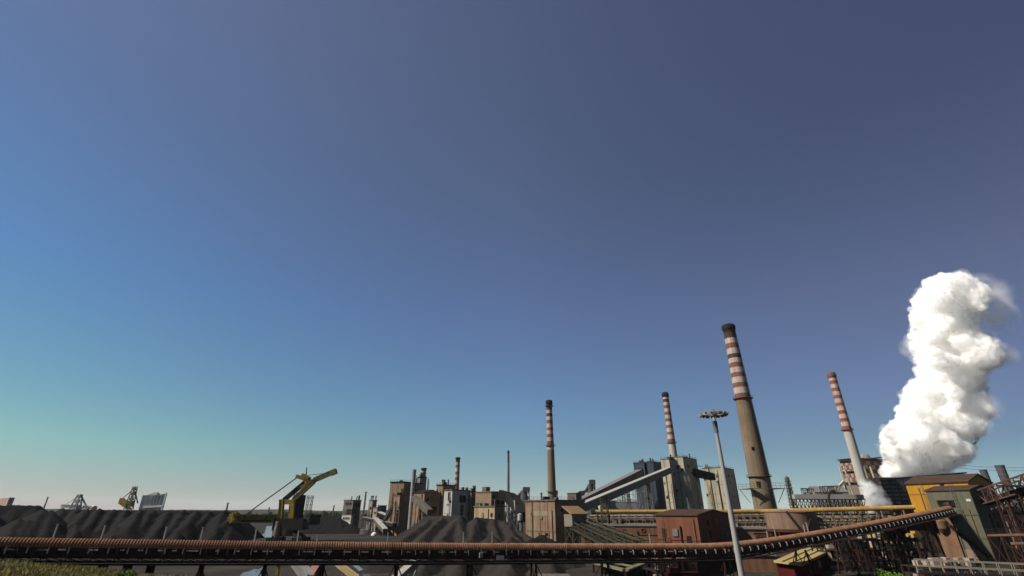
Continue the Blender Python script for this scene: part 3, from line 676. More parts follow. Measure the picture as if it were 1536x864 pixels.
for py0, py1, lb in ((693.5, 697, 'upper thin power line crossing the sky right of the steam cloud'), (698.5, 701, 'lower thin power line crossing the sky right of the steam cloud')):
    a, b = P(1400, py0, 420), P(1640, py1, 330); mb = MB(); prev = a
    for k in range(1, 13): q = a.lerp(b, k / 12) - Vector((0, 0, 3.0 * math.sin(math.pi * k / 12))); mb.rod(prev, q, .10, None, 5); prev = q
    solo('power_line', mb, steel_dark, lb, 'cable', (a + b) / 2, 'power lines right of the steam')
# ------------------------------------------------------------------ factory left of centre
building('factory_tower', 'tall ochre and dark factory tower behind the silver stack', 'building', 601, 606.5, 638, 310, 723.5, 18, ochre_wall, steel_dark, wins=[('l', (602.5, 733, 604, 740))], a=9.5)
building('factory_annex', 'narrow ochre annex on the left side of the factory tower', 'building', 591.5, 600, 606, 306, 744, 36, ochre_wall, mid_wall, wins=[('l', (595, 765, 597, 789))])
building('roof_block', 'grey box on the roofs below the short banded chimney', 'building', 626.5, 630.5, 640, 330, 716.5, 40, M('roof_block', (.16, .16, .17), .8, .2, .2), steel_dark)
building('factory_hall', 'ochre hall with dark gable end beside the silver stack', 'building', 621, 637, 660, 290, 739.5, 38, ochre_wall, steel_dark, roof='gable_l', rise=1.6, doors=[('r', (646, 760, 653, 770))], wins=[('l', (626, 752, 629, 756))])
building('stair_tower', 'square ochre tower with dark right wall left of the pale works', 'building', 655, 664.5, 683, 300, 728, 38, ochre_wall, steel_dark, wins=[('l', (658, 750, 660, 753)), ('l', (658, 764, 660, 767))])
building('pale_works', 'pale grey concrete works with a tall black opening', 'building', 666.5, 678.5, 707.5, 282, 735.5, 38, grey_wall, mid_wall,
    wins=[('r', (689, 743, 698, 754)), ('r', (690.5, 757, 694.5, 772)), ('l', (672.5, 738.5, 675, 750)), ('l', (670, 756, 671.5, 757.5)), ('l', (673, 756, 674.5, 757.5))], trim=grey_wall)
building('dark_annex', 'dark narrow annex at the right end of the pale works', 'building', 704, 707.5, 714, 290, 738, 38, mid_wall, steel_dark)
building('office_block', 'cream lower storey of the windowed works on the heap', 'building', 711.5, 742, 757.5, 262, 760.5, 42, ochre_light, mid_wall, over=.5)
t, fp, zt = building('office_floor', 'ochre upper storey with pale framed window openings above the cream storey', 'building', 713.5, 737, 757.5, 268, 738.5, 42, ochre_wall, mid_wall, z0=ZP(759.5, 268), trim=M('frame_pale', (.2, .185, .165)),
    wins=[('l', (715 + i * 5, 754.5, 717 + i * 5, 757)) for i in range(4)] + [('r', (x0, y0, x1, y1)) for x0, x1 in ((738.5, 742), (744.5, 749), (751, 755.5)) for y0, y1 in ((742, 747.5), (750, 756.5))])
mb = MB(); q = P(728, 737, 268); mb.box((q.x, 276, zt + 1.6), (3, 3, 2.6), R(-42)); part('roof_hut', mb, mid_wall, t)
# dark covered incline right of the works
t = thing('inclined_conveyor', 'black humped conveyor gantry between works and ochre block', 'conveyor', (XP(775, 255, 5), 255, 0))
mb = MB(); pts = [P(750, 742, 262), P(764, 746, 260), P(772, 752, 256), P(778, 762, 250), P(786, 776, 240)]
for a, b in zip(pts, pts[1:]):
    mb.beam(a, b, 4.5, 4.5)
part('gallery', mb, steel_dark, t)
for q in pts[1:4]:
    mb = MB(); mb.lattice((q.x, q.y), 4, 3, -.2, q.z - 2, 3, .35, .2); part('trestle', mb, steel_dark, t)
mb = MB(); q = P(772, 750, 248); mb.rod((q.x, 248, q.z), (q.x + .8, 248, q.z - 6), .55); part('chute', mb, pale_paint, t)
mb = MB(); q = P(780, 776, 236); mb.lathe((q.x, 236, 0), [(1.1, q.z - 1.3), (1.1, q.z + 1.2), (.2, q.z + 1.7)], 12); mb.beam((q.x, 236, -.2), (q.x, 236, q.z - 1.3), .5)
solo('water_tank', mb, galv, 'small white tank on a post left of the ochre block', 'tank', (q.x, 236, 0))
# works at 515-590
t, fp, zt = building('old_works', 'grey brown works block with broken top floor beside a mast', 'building', 516, 530, 542, 420, 751, 40, mid_wall, steel_dark,
    wins=[('l', (519 + 3.2 * i, 753.5, 520.8 + 3.2 * i, 757.5)) for i in range(3)] + [('r', (532, 754, 535, 760)), ('r', (537, 754, 540, 760)), ('l', (520, 764, 527, 772)), ('r', (531, 764, 533, 771))])
mb = MB(); q = P(539, 745, 425); mb.rod((q.x, 425, zt), (q.x, 425, zt + 4), .7); part('vent_pipe', mb, steel_dark, t)
building('low_office', 'pale low building in front of the grey brown works block', 'building', 513, 527, 530, 405, 773, 30, grey_wall, mid_wall, wins=[('l', (515 + 3.5 * i, 776, 517 + 3.5 * i, 779)) for i in range(3)])
building('concrete_silo_house', 'pinkish concrete tower house with pale window bands', 'building', 554, 559, 565.5, 380, 751, 40, M('pink_concrete', (.27, .22, .185), .9, .2, .2, streak=.3), mid_wall, wins=[('l', (555.5, 760, 557.5, 764)), ('r', (561, 760, 564, 763)), ('r', (561, 767, 564, 770))])
building('concrete_house', 'pinkish lower house beside the concrete tower house', 'building', 560, 566, 573, 372, 762, 40, M('pink_concrete', (.27, .22, .185)), mid_wall, wins=[('l', (561.5, 768, 564, 770.5)), ('r', (568, 768, 571, 770.5))])
building('steel_house', 'dark blue sheet metal house between concrete house and factory', 'building', 567, 571, 580, 400, 759, 40, slate_wall, steel_dark)
def gantry(name, label, a, b, w, h, mat, roofm, trestles=(), n=10, tmat=None, closed=True, cat='conveyor', group=None, mouth=False, tr_m=None):
    """inclined conveyor gallery from a to b (centre of its section)"""
    a, b = Vector(a), Vector(b); t = thing(name, label, cat, ((a + b) / 2).xy.to_3d(), group); dirv = (b - a); lat = Vector((dirv.y, -dirv.x, 0)).normalized()
    dn = Vector((0, 0, h / 2))
    if closed:
        mb = MB(); mb.beam(a, b, w, h)
        part('gallery', mb, mat, t)
        mb = MB(); up = Vector((0, 0, h / 2 * (dirv.xy.length / dirv.length)))
        mb.beam(a + up * 1.06 + Vector((0, 0, .12)), b + up * 1.06 + Vector((0, 0, .12)), w + .15, .5); part('roof', mb, roofm, t)
        if mouth:
            mb = MB(); dd = dirv.normalized(); mb.beam(b, b + dd * 1.2, w * 1.1, h * 1.35); part('head_house', mb, steel_dark, t)
        for k in range(n + 1): q = a + dirv * k / n; mb = MB(); mb.beam(q + lat * (w / 2 + .05) - dn, q + lat * (w / 2 + .05) + dn, .22, .12); part('rib', mb, tmat or mat, t)
    else:
        mb = MB(); mb.truss(a - dn, b - dn, w, h, n, .26, .16); part('truss', mb, mat, t)
        mb = MB(); mb.beam(a - dn * .2, b - dn * .2, w * .7, .35); part('belt', mb, roofm, t)
        mb = MB()
        for k in range(n * 2 + 1): q = a + dirv * k / (2 * n) + lat * (w / 2 + .9) + dn * .2; mb.beam(q - dn, q + Vector((0, 0, 0)), .1)
        q0, q1 = a + lat * (w / 2 + .9) + dn * .2, b + lat * (w / 2 + .9) + dn * .2; mb.beam(q0, q1, .12); mb.beam(q0 - dn * .6, q1 - dn * .6, .1); mb.beam(q0 - dn * 1.1, q1 - dn * 1.1, .9, .1)
        part('handrail', mb, mat, t)
    for f, wb in trestles:
        q = a + dirv * f; mb = MB(); zt_ = q.z - h / 2 - .05
        mb.lattice((q.x, q.y), wb, w * .7, -.2, zt_, max(2, int(zt_ / 8)), .26, .12, math.atan2(dirv.y, dirv.x)); part('trestle', mb, tr_m or tmat or steel_dark, t)
    return t
gantry('inclined_conveyor', 'dark inclined gallery climbing to the ochre factory annex', P(578, 782, 315), P(597, 752, 312), 3, 3, steel_dark, steel_grey, ((.4, 4),))
gantry('inclined_conveyor', 'pale roofed gallery sloping down across the dark works yard', P(569, 771, 330), P(592, 780, 315), 2.5, 2, steel_dark, M('roof_pale', (.3, .29, .27)), ((.5, 3),))
gantry('inclined_conveyor', 'pale inclined chute gallery low in the works yard', P(563, 780, 320), P(578, 797, 300), 2.6, 2, mid_wall, M('roof_pale', (.3, .29, .27)), ((.4, 3),))
gantry('inclined_conveyor', 'low flat gallery in front of the dark works yard', P(546, 778, 360), P(592, 788, 300), 2.2, 1.8, steel_dark, steel_grey, ((.3, 3), (.7, 3)))
gantry('inclined_conveyor', 'grey gallery running down from the ochre hall to the heap', P(622, 748, 286), P(645, 769, 270), 3, 2.4, mid_wall, mid_wall, ((.5, 4),))
mb = MB(); q = P(546.5, 798, 320); mb.box((q.x, 320, 1.6), (5, 2.6, 2.9), .1); mb.box((q.x, 320, .1), (4.6, 2.2, .3), .1)
for k in range(9): mb.box((q.x - 2.3 + k * .57, 318.66, 1.6), (.12, .1, 2.7), .1)
solo('container', mb, M('container_white', (.33, .31, .285)), 'white shipping container standing in the dark works yard', 'container', (q.x, 320, 0))
mb = MB(); q = P(562, 796, 310); mb.lathe((q.x, 310, 0), [(1.9, -.2), (1.7, .8), (1.0, 1.6), (.1, 1.9)], 12)
solo('tarpaulin_heap', mb, M('white_tarp', (.55, .55, .53)), 'small white covered heap at the works yard edge', 'heap', (q.x, 310, 0))
for px_, py_, d_, lb in ((549, 739, 450, 'slender mast right of the grey brown works block'), (501, 759, 600, 'thin mast behind the rounded dark heap'), (342, 755, 520, 'thin mast behind the coal heaps left of the stacker'), (72, 746, 700, 'thin leaning mast at the far left'), (404, 762, 600, 'thin mast just above the boom of the yellow stacker')):
    zt_ = ZP(py_, d_); x_ = XP(px_, d_, zt_); mb = MB(); mb.lattice((x_, d_), 1.3, .7, -.2, zt_, max(3, int(zt_ / 6)), .35, .2); mb.box((x_, d_, zt_ + .3), (2.2, 1.2, .6))
    solo('mast', mb, steel_grey, lb, 'mast', (x_, d_, 0), 'thin masts on the horizon')

# ------------------------------------------------------------------ towers and galleries right of centre
building('slate_tower', 'dark slate blue slab tower furthest left of the tower group', 'building', 950, 966, 972, 400, 694, 34, slate_wall, slate_wall)
building('slate_tower', 'dark slate blue slab tower with black right wall beside the beige tower', 'building', 970, 979.5, 1004, 396, 692.5, 34, slate_wall, slate_wall)
building('beige_tower', 'narrow beige concrete tower carrying the end of the long gallery', 'building', 991, 1003.5, 1012, 330, 689, 38, beige_wall, mid_wall, wins=[('l', (996, 724, 997.5, 726)), ('l', (1001, 742, 1002.5, 744))], over=.15)
t, fp, zt = building('beige_tower', 'wide beige concrete tower with dark right wall under the banded chimney', 'building', 1008, 1024, 1045, 333, 685.5, 38, beige_wall, mid_wall, over=.15,
    wins=[('l', (1015, 698.5, 1018.5, 703)), ('l', (1016, 708, 1019, 710)), ('r', (1030, 697, 1034, 702)), ('r', (1036, 708, 1041, 712)), ('r', (1041, 700, 1043, 703))])
mb = MB(); mb.beam((fp[3].x - .5, fp[3].y - .2, zt - 4), (fp[3].x + 3.2, fp[3].y - .2, zt - 4), .3); part('hoist_beam', mb, steel_dark, t)
mb = MB(); q = P(1035, 752, 325); 
for k in range(6): mb.box((q.x, 325, 8 + k * 4.2), (2.6, 3, .25))
mb.lattice((q.x, 325), 2.6, 2.6, -.2, 33, 8, .25, .15); part('stair_cage', mb, steel_grey, t)
building('beige_tower', 'narrow paler part of the rear beige tower group', 'building', 1053, 1062, 1068, 372, 703, 38, beige_wall, mid_wall, over=.15)
building('beige_tower', 'rear beige tower with a row of openings behind the lamp mast', 'building', 1064, 1083.5, 1101, 366, 701.5, 38, beige_wall, mid_wall, over=.15,
    wins=[('r', (1086.5, 712, 1089.5, 716.5)), ('r', (1091.5, 712, 1094.5, 716.5)), ('r', (1096.5, 712, 1099, 716.5)), ('l', (1074, 712, 1077, 716)), ('l', (1074, 722, 1076, 724))])
a, b = P(1040, 709, 345), P(1069, 716, 360); gantry('bridge_gallery', 'short dark bridge between the two beige towers', a, b, 4, 4, steel_dark, steel_dark, (), 5, cat='gallery')
rp = M('gallery_roof', (.28, .27, .245), .6, .1, .2); gs = M('gallery_side', (.17, .152, .125), .8, .15, .2)
gantry('inclined_gallery', 'long pale roofed gallery climbing from ochre block to beige tower', P(872, 762, 240), P(1003, 706, 326), 3.4, 3.2, gs, rp, ((.22, 4), (.42, 4), (.68, 5)), 16, gs, cat='gallery', tr_m=steel_grey)
gantry('inclined_gallery', 'shorter dark grey gallery behind the long pale one, ending in mid air', P(868, 757, 290), P(960, 710, 352), 4.2, 4.4, M('gallery_grey', (.13, .12, .115), .8, .15, .2), M('gallery_dark_roof', (.15, .135, .125)), ((.35, 5), (.62, 5), (.9, 6)), 14, None, cat='gallery', mouth=True, tr_m=steel_grey)
# low far sheds and pylon
building('far_shed', 'far grey shed with ridged roof seen under the galleries', 'building', 903, 957, None, 520, 753, 6, M('shed_grey', (.15, .16, .165), .9, .2, .1), M('shed_grey', (.15, .16, .165)), b=20, roof='gable_l', rise=2)
zt_ = ZP(733, 480); x_ = XP(942, 480, zt_); mb = MB(); mb.lattice((x_, 480), 5, 1.2, -.2, zt_, 8, .3, .18)
for k in range(3): mb.beam((x_ - 5 + k * .6, 480, zt_ - 1 - k * 4), (x_ + 5 - k * .6, 480, zt_ - 1 - k * 4), .35)
solo('power_pylon', mb, steel_grey, 'lattice power pylon seen below the long pale gallery', 'pylon', (x_, 480, 0))
# blast furnaces far away
def furnace(label, px, py, d, w, mirror=1):
    zt_ = ZP(py, d); x_ = XP(px, d, zt_); t = thing('blast_furnace', label, 'furnace', (x_, d, 0), 'far blast furnaces'); m = M('far_steel', (.06, .062, .068), .9, .2, .05)
    mb = MB(); mb.lathe((x_, d, 0), [(w * .34, -.2), (w * .34, zt_ * .35), (w * .22, zt_ * .55), (w * .14, zt_ * .8), (w * .14, zt_ * .9)], 16); part('body', mb, m, t)
    mb = MB(); mb.lattice((x_ + w * .1 * mirror, d), w * .3, w * .2, -.2, zt_, 7, .9, .5); mb.box((x_ + w * .1 * mirror, d, zt_ - 2), (w * .3, w * .25, 4)); part('tower', mb, m, t)
    mb = MB(); mb.rod((x_, d, zt_ * .92), (x_ - mirror * w * .65, d, zt_ * .5), w * .06); mb.beam((x_ + w * .2 * mirror, d, zt_ * .62), (x_ + w * .85 * mirror, d, zt_ * .55), 2.4); part('downcomer', mb, m, t)
    mb = MB(); mb.beam((x_ - mirror * w * .6, d, zt_ * .72), (x_ + .1 * w, d, zt_ * .76), 2.2); mb.lattice((x_ - mirror * w * .55, d), w * .18, w * .18, -.2, zt_ * .72, 4, .8, .5); part('charging_bridge', mb, m, t)
furnace('dark far blast furnace left of the ochre block', 786, 731, 560, 26)
furnace('dark far blast furnace partly hidden behind the brown chimney', 829, 736, 560, 22)
furnace('dark far blast furnace above the lower end of the galleries', 885, 720, 520, 20)

# yellow pipeline and racks
t = thing('pipeline', 'long yellow gas pipeline on posts behind the sheds and tank', 'pipe', (60, 200, 0))
a, b, c = P(888, 767.8, 212), P(1140, 767.3, 204), P(1372, 761.0, 182)
mb = MB(); mb.rod(a, b, .78, .78, 14); mb.rod(b, c, .78, .78, 14)
for k in range(16):
    q = a.lerp(b, k / 9) if k < 9 else b.lerp(c, (k - 9) / 7); mb.rod(q - Vector((.12, 0, 0)), q + Vector((.12, 0, 0)), .92, .92, 14)
part('pipe', mb, pipe_yellow, t)
for k in range(17):
    q = a.lerp(b, k / 9) if k < 9 else b.lerp(c, (k - 9) / 7.6); mb = MB()
    for sy in (-1, 1): mb.beam((q.x, q.y + sy * 1.3, -.2), (q.x, q.y + sy * .6, q.z - .8), .35)
    for zz in (3, 6, 9): mb.beam((q.x, q.y - 1.1, zz), (q.x, q.y + 1.1, zz), .22)
    part('support_post', mb, M('post_tan', (.17, .13, .085), .8, .3, .5), t)
def rack(label, pxa, pxb, d, pys, r, mats, n, zt=None):
    t = thing('pipe_rack', label, 'pipe rack', (XP((pxa + pxb) / 2, d, 8), d, 0), 'pipe racks below the yellow pipeline')
    for i, py in enumerate(pys):
        a, b = P(pxa, py, d + i * 1.2), P(pxb, py - .6, d + i * 1.2); mb = MB(); mb.rod(a, b, r[i % len(r)], None, 10); part('pipe', mb, mats[i % len(mats)], t)
    zt = ZP(min(pys), d) + .6
    for k in range(n + 1):
        px = pxa + (pxb - pxa) * k / n; x = XP(px, d, 8); mb = MB(); mb.beam((x, d - 1, -.2), (x, d - 1, zt), .35); mb.beam((x, d + 4, -.2), (x, d + 4, zt), .35)
        for py in pys: z = ZP(py, d) - r[0] - .15; mb.beam((x, d - 1.2, z), (x, d + 4.2, z), .3)
        if k < n:
            x2 = XP(pxa + (pxb - pxa) * (k + 1) / n, d, 8); mb.beam((x, d - 1, zt * .45), (x2, d - 1, zt), .18)
        part('frame', mb, M('rack_steel', (.16, .125, .09), .8, .3, .5), t)
    return t
pb = M('pipe_brown', (.21, .13, .08), .7, .3, .4); pgx = M('pipe_grey', (.27, .25, .22), .7, .2, .4)
rack('pipe rack crowded with brown and grey pipes left of the red shed', 884, 992, 195, (774, 778, 782.5, 786), (.35, .28, .5, .3), (pgx, pb, steel_dark, pb), 9)
rack('pipe rack between the red shed and the brown tank', 1085, 1160, 200, (773.5, 777.5, 781.5, 786), (.35, .5, .3, .6), (pb, steel_dark, pgx, pb), 7)
rack('pipe rack running right from the tank behind the rising conveyor', 1212, 1345, 188, (772, 777.5, 781.5, 786.5), (.3, .5, .32, .45), (steel_dark, pb, pgx, pb), 10)
# inclined olive lattice conveyors
gantry('inclined_conveyor', 'olive lattice conveyor sloping down left of the red shed', P(870, 781, 176), P(968, 818, 134), 2.4, 2.2, green_paint, steel_dark, ((.3, 3), (.6, 3)), 16, green_paint, False)
gantry('inclined_conveyor', 'lower olive lattice conveyor below its parallel twin', P(862, 787, 168), P(935, 822, 130), 2.0, 1.8, M('olive_dark', (.04, .038, .026)), steel_dark, ((.35, 3),), 13, green_paint, False)
mb = MB(); x_ = XP(908, 190, 10); mb.lattice((x_, 190), 2.4, 2.4, -.2, ZP(747, 190), 8, .22, .13); mb.box((x_, 190, ZP(747, 190) + .1), (2.8, 2.8, .15))
solo('stair_tower', mb, green_paint, 'slim olive lattice tower crossing the yellow pipeline under the gallery', 'tower', (x_, 190, 0))

# coke works on the right
t, fp, zt = building('checker_tower', 'red and white chequered quench tower behind the white chimney', 'tower', 1259, 1286, 1326, 372, 688, 66, M('checker_body', (.19, .155, .13), .9, .25, .2, streak=.3, dirt=(.14, .09, .07, .7)), steel_dark, over=1.2)
C, L, B, Rr = fp; z_lo = ZP(722, 372)
mbr, mbw = MB(), MB(); nn = 7; rows = 5
for side, (A, E) in (('l', (C, L)), ('r', (C, Rr))):
    tt = (E - A).normalized(); n_ = Vector((tt.y, -tt.x, 0)); n_ = -n_ if n_.y > 0 else n_; ln = (E - A).length
    for i in range(nn):
        for j in range(rows):
            c_ = A + tt * ln * (i + .5) / nn + n_ * .1; zc = z_lo + (zt - 1.2 - z_lo) * (j + .5) / rows
            (mbr if (i + j) % 2 else mbw).box((c_.x, c_.y, zc), (ln / nn - .1, .24, (zt - 1.2 - z_lo) / rows - .15), math.atan2(tt.y, tt.x))
part('red_panel', mbr, M('checker_red', (.17, .085, .062), .8, .25, .3, streak=.4), t); part('white_panel', mbw, M('checker_white', (.30, .25, .21), .8, .2, .3, streak=.4), t)
mb = MB()
for zz in (z_lo - .5, ZP(706, 372), zt - .8):
    for A, E in ((C, L), (C, Rr)):
        tt = (E - A).normalized(); n_ = Vector((tt.y, -tt.x, 0)); n_ = -n_ if n_.y > 0 else n_; mb.beam((A + n_ * 1.0).xy.to_3d() + Vector((0, 0, zz)), (E + n_ * 1.0).xy.to_3d() + Vector((0, 0, zz)), 1.6, .3)
        mb.beam((A + n_ * 1.7).xy.to_3d() + Vector((0, 0, zz + 1.2)), (E + n_ * 1.7).xy.to_3d() + Vector((0, 0, zz + 1.2)), .12)
part('gallery', mb, M('gallery_steel', (.09, .05, .04)), t)
mb = MB(); q = P(1296, 681, 378); mb.lathe((q.x, 380, 0), [(4.2, zt), (4.2, zt + 3.4), (3.6, zt + 3.4)], 18)
for k in range(14): a_ = k * 2 * math.pi / 14; mb.box((q.x + 4.3 * math.cos(a_), 380 + 4.3 * math.sin(a_), zt + 1.8), (.5, .8, 2.6), a_)
part('roof_drum', mb, pale_paint, t)
mb = MB()
for px_ in (1266, 1273, 1303, 1313): x_ = XP(px_, 366, 30); mb.beam((x_ + 2.2, 366, 4), (x_, 366, zt - 6), .8, .8)
mb.beam(P(1248, 741, 364), P(1266, 722, 366), 1.6); part('down_pipe', mb, M('pipe_cream', (.40, .34, .25)), t)
mb = MB(); a, b = P(1300, 688.5, 378), P(1336, 684.5, 372); mb.beam(a, b, 9, .6); mb.beam(a - Vector((0, 0, 1.5)), b - Vector((0, 0, 1.5)), .5); part('roof_canopy', mb, M('gallery_steel', (.09, .05, .04)), t)
# battery building under the steam
t = thing('coke_battery', 'long black coke battery with louvred bands under the steam cloud', 'building', (XP(1365, 340, 20), 340, 0))
xa, xb = XP(1321, 338, 30), XP(1440, 338, 30); zt_ = ZP(716, 338)
mb = MB(); mb.box(((xa + xb) / 2, 346, zt_ / 2), (xb - xa, 14, zt_), R(2)); part('body', mb, soot, t)
mb = MB(); mb.slab([P(1318, 718.5, 336), P(1445, 709, 334), P(1450, 708, 360), P(1322, 716, 362)], .8); part('roof', mb, M('battery_roof', (.05, .055, .05), .8), t)
for k in range(6):
    z = ZP(724 + k * 6, 336); mb = MB(); mb.beam((xa - 1, 337.5, z), (xb, 342.0, z), .9, .8); part('louvre', mb, M('louvre_grey', (.10, .10, .10), .8, .3, .3), t)
for k in range(12): x_ = xa + (xb - xa) * k / 11; mb = MB(); mb.beam((x_, 337, 0), (x_, 337, zt_ - .3), .5); part('column', mb, steel_dark, t)
# long pipe bridge left of the checker tower
a, b = P(1190, 745, 285), P(1293, 745.5, 280); t = thing('pipe_bridge', 'long grey pipe bridge on lattice legs below the chequered tower', 'bridge', ((a + b) / 2).xy.to_3d())
mb = MB(); mb.beam(a, b, 4, 2.3); part('duct', mb, M('duct_grey', (.24, .225, .2), .7, .15, .2), t)
mb = MB(); mb.truss(a - Vector((0, 0, 5.6)), b - Vector((0, 0, 5.6)), 5, 4.3, 18, .35, .25); part('truss', mb, steel_dark, t)
for f in (.08, .36, .64, .92): q = a.lerp(b, f); mb = MB(); mb.lattice((q.x, q.y), 4, 4, -.2, q.z - 5.7, 4, .4, .22); part('leg', mb, steel_dark, t)
for (p0, p1, h0) in (((1204, 738), (1222, 738), 3), ((1234, 738), (1262, 736), 4)):
    a1, b1 = P(p0[0], p0[1] + 3.5, 288), P(p1[0], p1[1] + 4.5, 286); mb = MB(); mb.truss(a1, b1, 4, h0, 4, .3, .2); mb.beam(a1 + Vector((0, 0, h0)), b1 + Vector((0, 0, h0)), 5, .3); part('frame', mb, steel_dark, t)
building('sloped_roof_hall', 'grey hall with long sloping roof behind the pipe bridge', 'building', 1222, 1272, None, 330, 738, 12, M('hall_grey', (.19, .18, .17), .8, .2, .2), steel_grey, b=14, roof='gable_l', rise=3.5)
mb = MB(); pts = [P(1243, 748, 272), P(1244, 741, 272), P(1247, 737, 272), P(1252, 736, 272)]
for a, b in zip(pts, pts[1:]): mb.rod(a, b, .55)
mb.rod(pts[0], (pts[0].x, 272, -.2), .5)
solo('bent_pipe', mb, pipe_yellow, 'small yellow bent pipe above the pipe bridge', 'pipe', (pts[0].x, 272, 0))
zt_ = ZP(716, 300); x_ = XP(1180, 300, zt_); mb = MB(); mb.lattice((x_, 300), 3.2, 1.6, -.2, zt_, 12, .3, .2)
for k in range(8): z = ZP(722 + k * 5, 300); mb.box((x_, 300, z), (3.0 + .1 * k, 2.6, .3)); 
mb.rod((x_, 300, -.2), (x_, 300, zt_ + .8), .45)
solo('flare_tower', mb, steel_grey, 'thin lattice flare tower right of the big chimney', 'tower', (x_, 300, 0))

# yellow and green transfer towers
t, fp, zt = building('yellow_tower', 'ochre yellow sheet metal hall with brown gable roof under the steam', 'building', 1358, 1451, 1487, 176, 722.5, 62, yellow_wall, brown_roof, roof='gable_l', rise=2.6, over=.5, z0=12.5)
for p_ in fp: q_ = p_.lerp((fp[0] + fp[2]) / 2, .04); mb = MB(); mb.beam((q_.x, q_.y, -.2), (q_.x, q_.y, 12.48), .7); part('leg', mb, rust_dark, t)
mb = MB(); c_ = (fp[0] + fp[2]) / 2; mb.prism([p_.lerp(c_, .15) for p_ in fp], -.2, 12.4); part('lower_house', mb, rust_dark, t)
t, fp, zt = building('green_tower', 'olive green transfer tower where the covered conveyor ends', 'building', 1388, 1453.5, 1489, 150, 735, 62, green_wall, brown_roof, roof='gable_l', rise=1.3, over=.35, z0=0,
    bands=[('l', (1422, 822.5, 1489, 850), M('pink_plinth', (.20, .135, .105), .9, .2, .3, streak=.3))])
C, L, B, Rr = fp
mb = MB(); face_rect(mb, fp, 'l', (1408, 752, 1431, 757), .5, .3, fmi=1); part('conveyor_port', mb, [opening, rust_dark], t)
mb = MB(); face_rect(mb, fp, 'l', (1449, 748.5, 1457, 752), .1, 0); part('sign_board', mb, M('sign_white', (.42, .41, .38)), t, 'small blank white plate on the olive wall')
tt = (C - L).normalized(); n_ = Vector((tt.y, -tt.x, 0)); n_ = -n_ if n_.y > 0 else n_
mb = MB(); lw = on_face(1401, 775, L, n_); rw = on_face(1428, 776, L, n_); mb.box(((lw + rw) / 2 + n_ * .5).xy.to_3d() + Vector((0, 0, lw.z / 2)), ((rw - lw).length, 1.0, lw.z), math.atan2(tt.y, tt.x)); part('concrete_pier', mb, rust_wall, t)
mb = MB(); q = on_face(1415, 786, L, n_) + n_ * 1.4; mb.lathe((q.x, q.y, q.z), [(.6, -2.4), (1.5, -1.2), (1.7, .8), (1.1, 1.8), (.5, 2.1)], 14); part('chute', mb, rust_wall, t)
mb = MB()
for off in (.9, 2.1):
    a, b = on_face(1427, 788, L, n_) + n_ * off, on_face(1488, 836, L, n_) + n_ * off
    mb.beam(a, b, .2, .35); mb.beam(a + Vector((0, 0, 1.1)), b + Vector((0, 0, 1.1)), .1)
    for k in range(9): q = a.lerp(b, k / 8); mb.beam(q, q + Vector((0, 0, 1.1)), .09)
for k in range(24): a, b = on_face(1427, 788, L, n_), on_face(1488, 836, L, n_); q = a.lerp(b, k / 24); mb.beam(q + n_ * .9, q + n_ * 2.1, .35, .06)
part('stairway', mb, rust_dark, t)
# right hand truss conveyor and decks
a, b = P(1480, 757, 152), P(1600, 722, 118)
t = thing('truss_conveyor', 'dark rusty truss conveyor leaving the green tower at the right edge', 'conveyor', ((a + b) / 2).xy.to_3d())
mb = MB(); mb.truss(a, b, 3.2, 3.6, 9, .32, .2); part('truss', mb, M('truss_rust', (.085, .05, .038), .8, .3, .5), t)
mb = MB(); a2, b2 = P(1507, 728, 140), P(1620, 735, 105); mb.beam(a2, b2, 3.6, .25); part('roof', mb, steel_dark, t)
mb = MB(); mb.beam(a + Vector((0, 0, .6)), b + Vector((0, 0, .6)), 2.4, 1.2); part('belt', mb, rust_dark, t)
for k in range(14):
    q = a.lerp(b, (k + .5) / 14) + Vector((-1.0, -1.6, -.1)); mb = MB(); mb.beam(q, q - Vector((0, 0, 1.2)), .22); mb.rod(q - Vector((.3, 0, 1.2)), q - Vector((-.3, 0, 1.2)), .28)
    part('hanger', mb, M('truss_rust', (.085, .05, .038)), t)
for f in (.3, .6): q = a.lerp(b, f); mb = MB(); mb.lattice((q.x, q.y), 4, 3, -.2, q.z, 4, .4, .2); part('trestle', mb, rust_dark, t)
def deck(name, label, pa, pb, d0, d1, w, n, mat, levels=1, cat='platform', dark=rust_dark):
    a, b = P(*pa, d0), P(*pb, d1); t = thing(name, label, cat, ((a + b) / 2).xy.to_3d())
    mb = MB(); mb.beam(a, b, w, .5); part('floor', mb, mat, t)
    dv = b - a; lat = Vector((dv.y, -dv.x, 0)).normalized() * w / 2
    for k in range(n + 1):
        q = a + dv * k / n
        for sd in (-1, 1): mb = MB(); mb.beam((q.x + lat.x * sd, q.y + lat.y * sd, -.2), q + lat * sd - Vector((0, 0, .26)), .35); part('column', mb, dark, t)
        if k < n:
            q2 = a + dv * (k + 1) / n; mb = MB(); mb.beam((q.x + lat.x, q.y + lat.y, .5), q2 + lat - Vector((0, 0, .3)), .16); mb.beam((q2.x + lat.x, q2.y + lat.y, .5), q + lat - Vector((0, 0, .3)), .16); part('brace', mb, dark, t)
    for sd in (-1, 1):
        mb = MB()
        for k in range(2 * n + 1): q = a + dv * k / (2 * n) + lat * sd + Vector((0, 0, .2)); mb.beam(q, q + Vector((0, 0, 1.1)), .08)
        for hh in (.7, 1.3): mb.beam(a + lat * sd + Vector((0, 0, hh)), b + lat * sd + Vector((0, 0, hh)), .08)
        part('railing', mb, dark, t)
    return t
deck('steel_platform', 'brown platform deck at the right edge below the truss conveyor', (1496, 803), (1640, 800), 135, 112, 5, 6, brown_wall)
deck('steel_platform', 'lower brown platform deck at the far right edge', (1528, 815), (1660, 812), 122, 105, 4, 5, brown_wall)
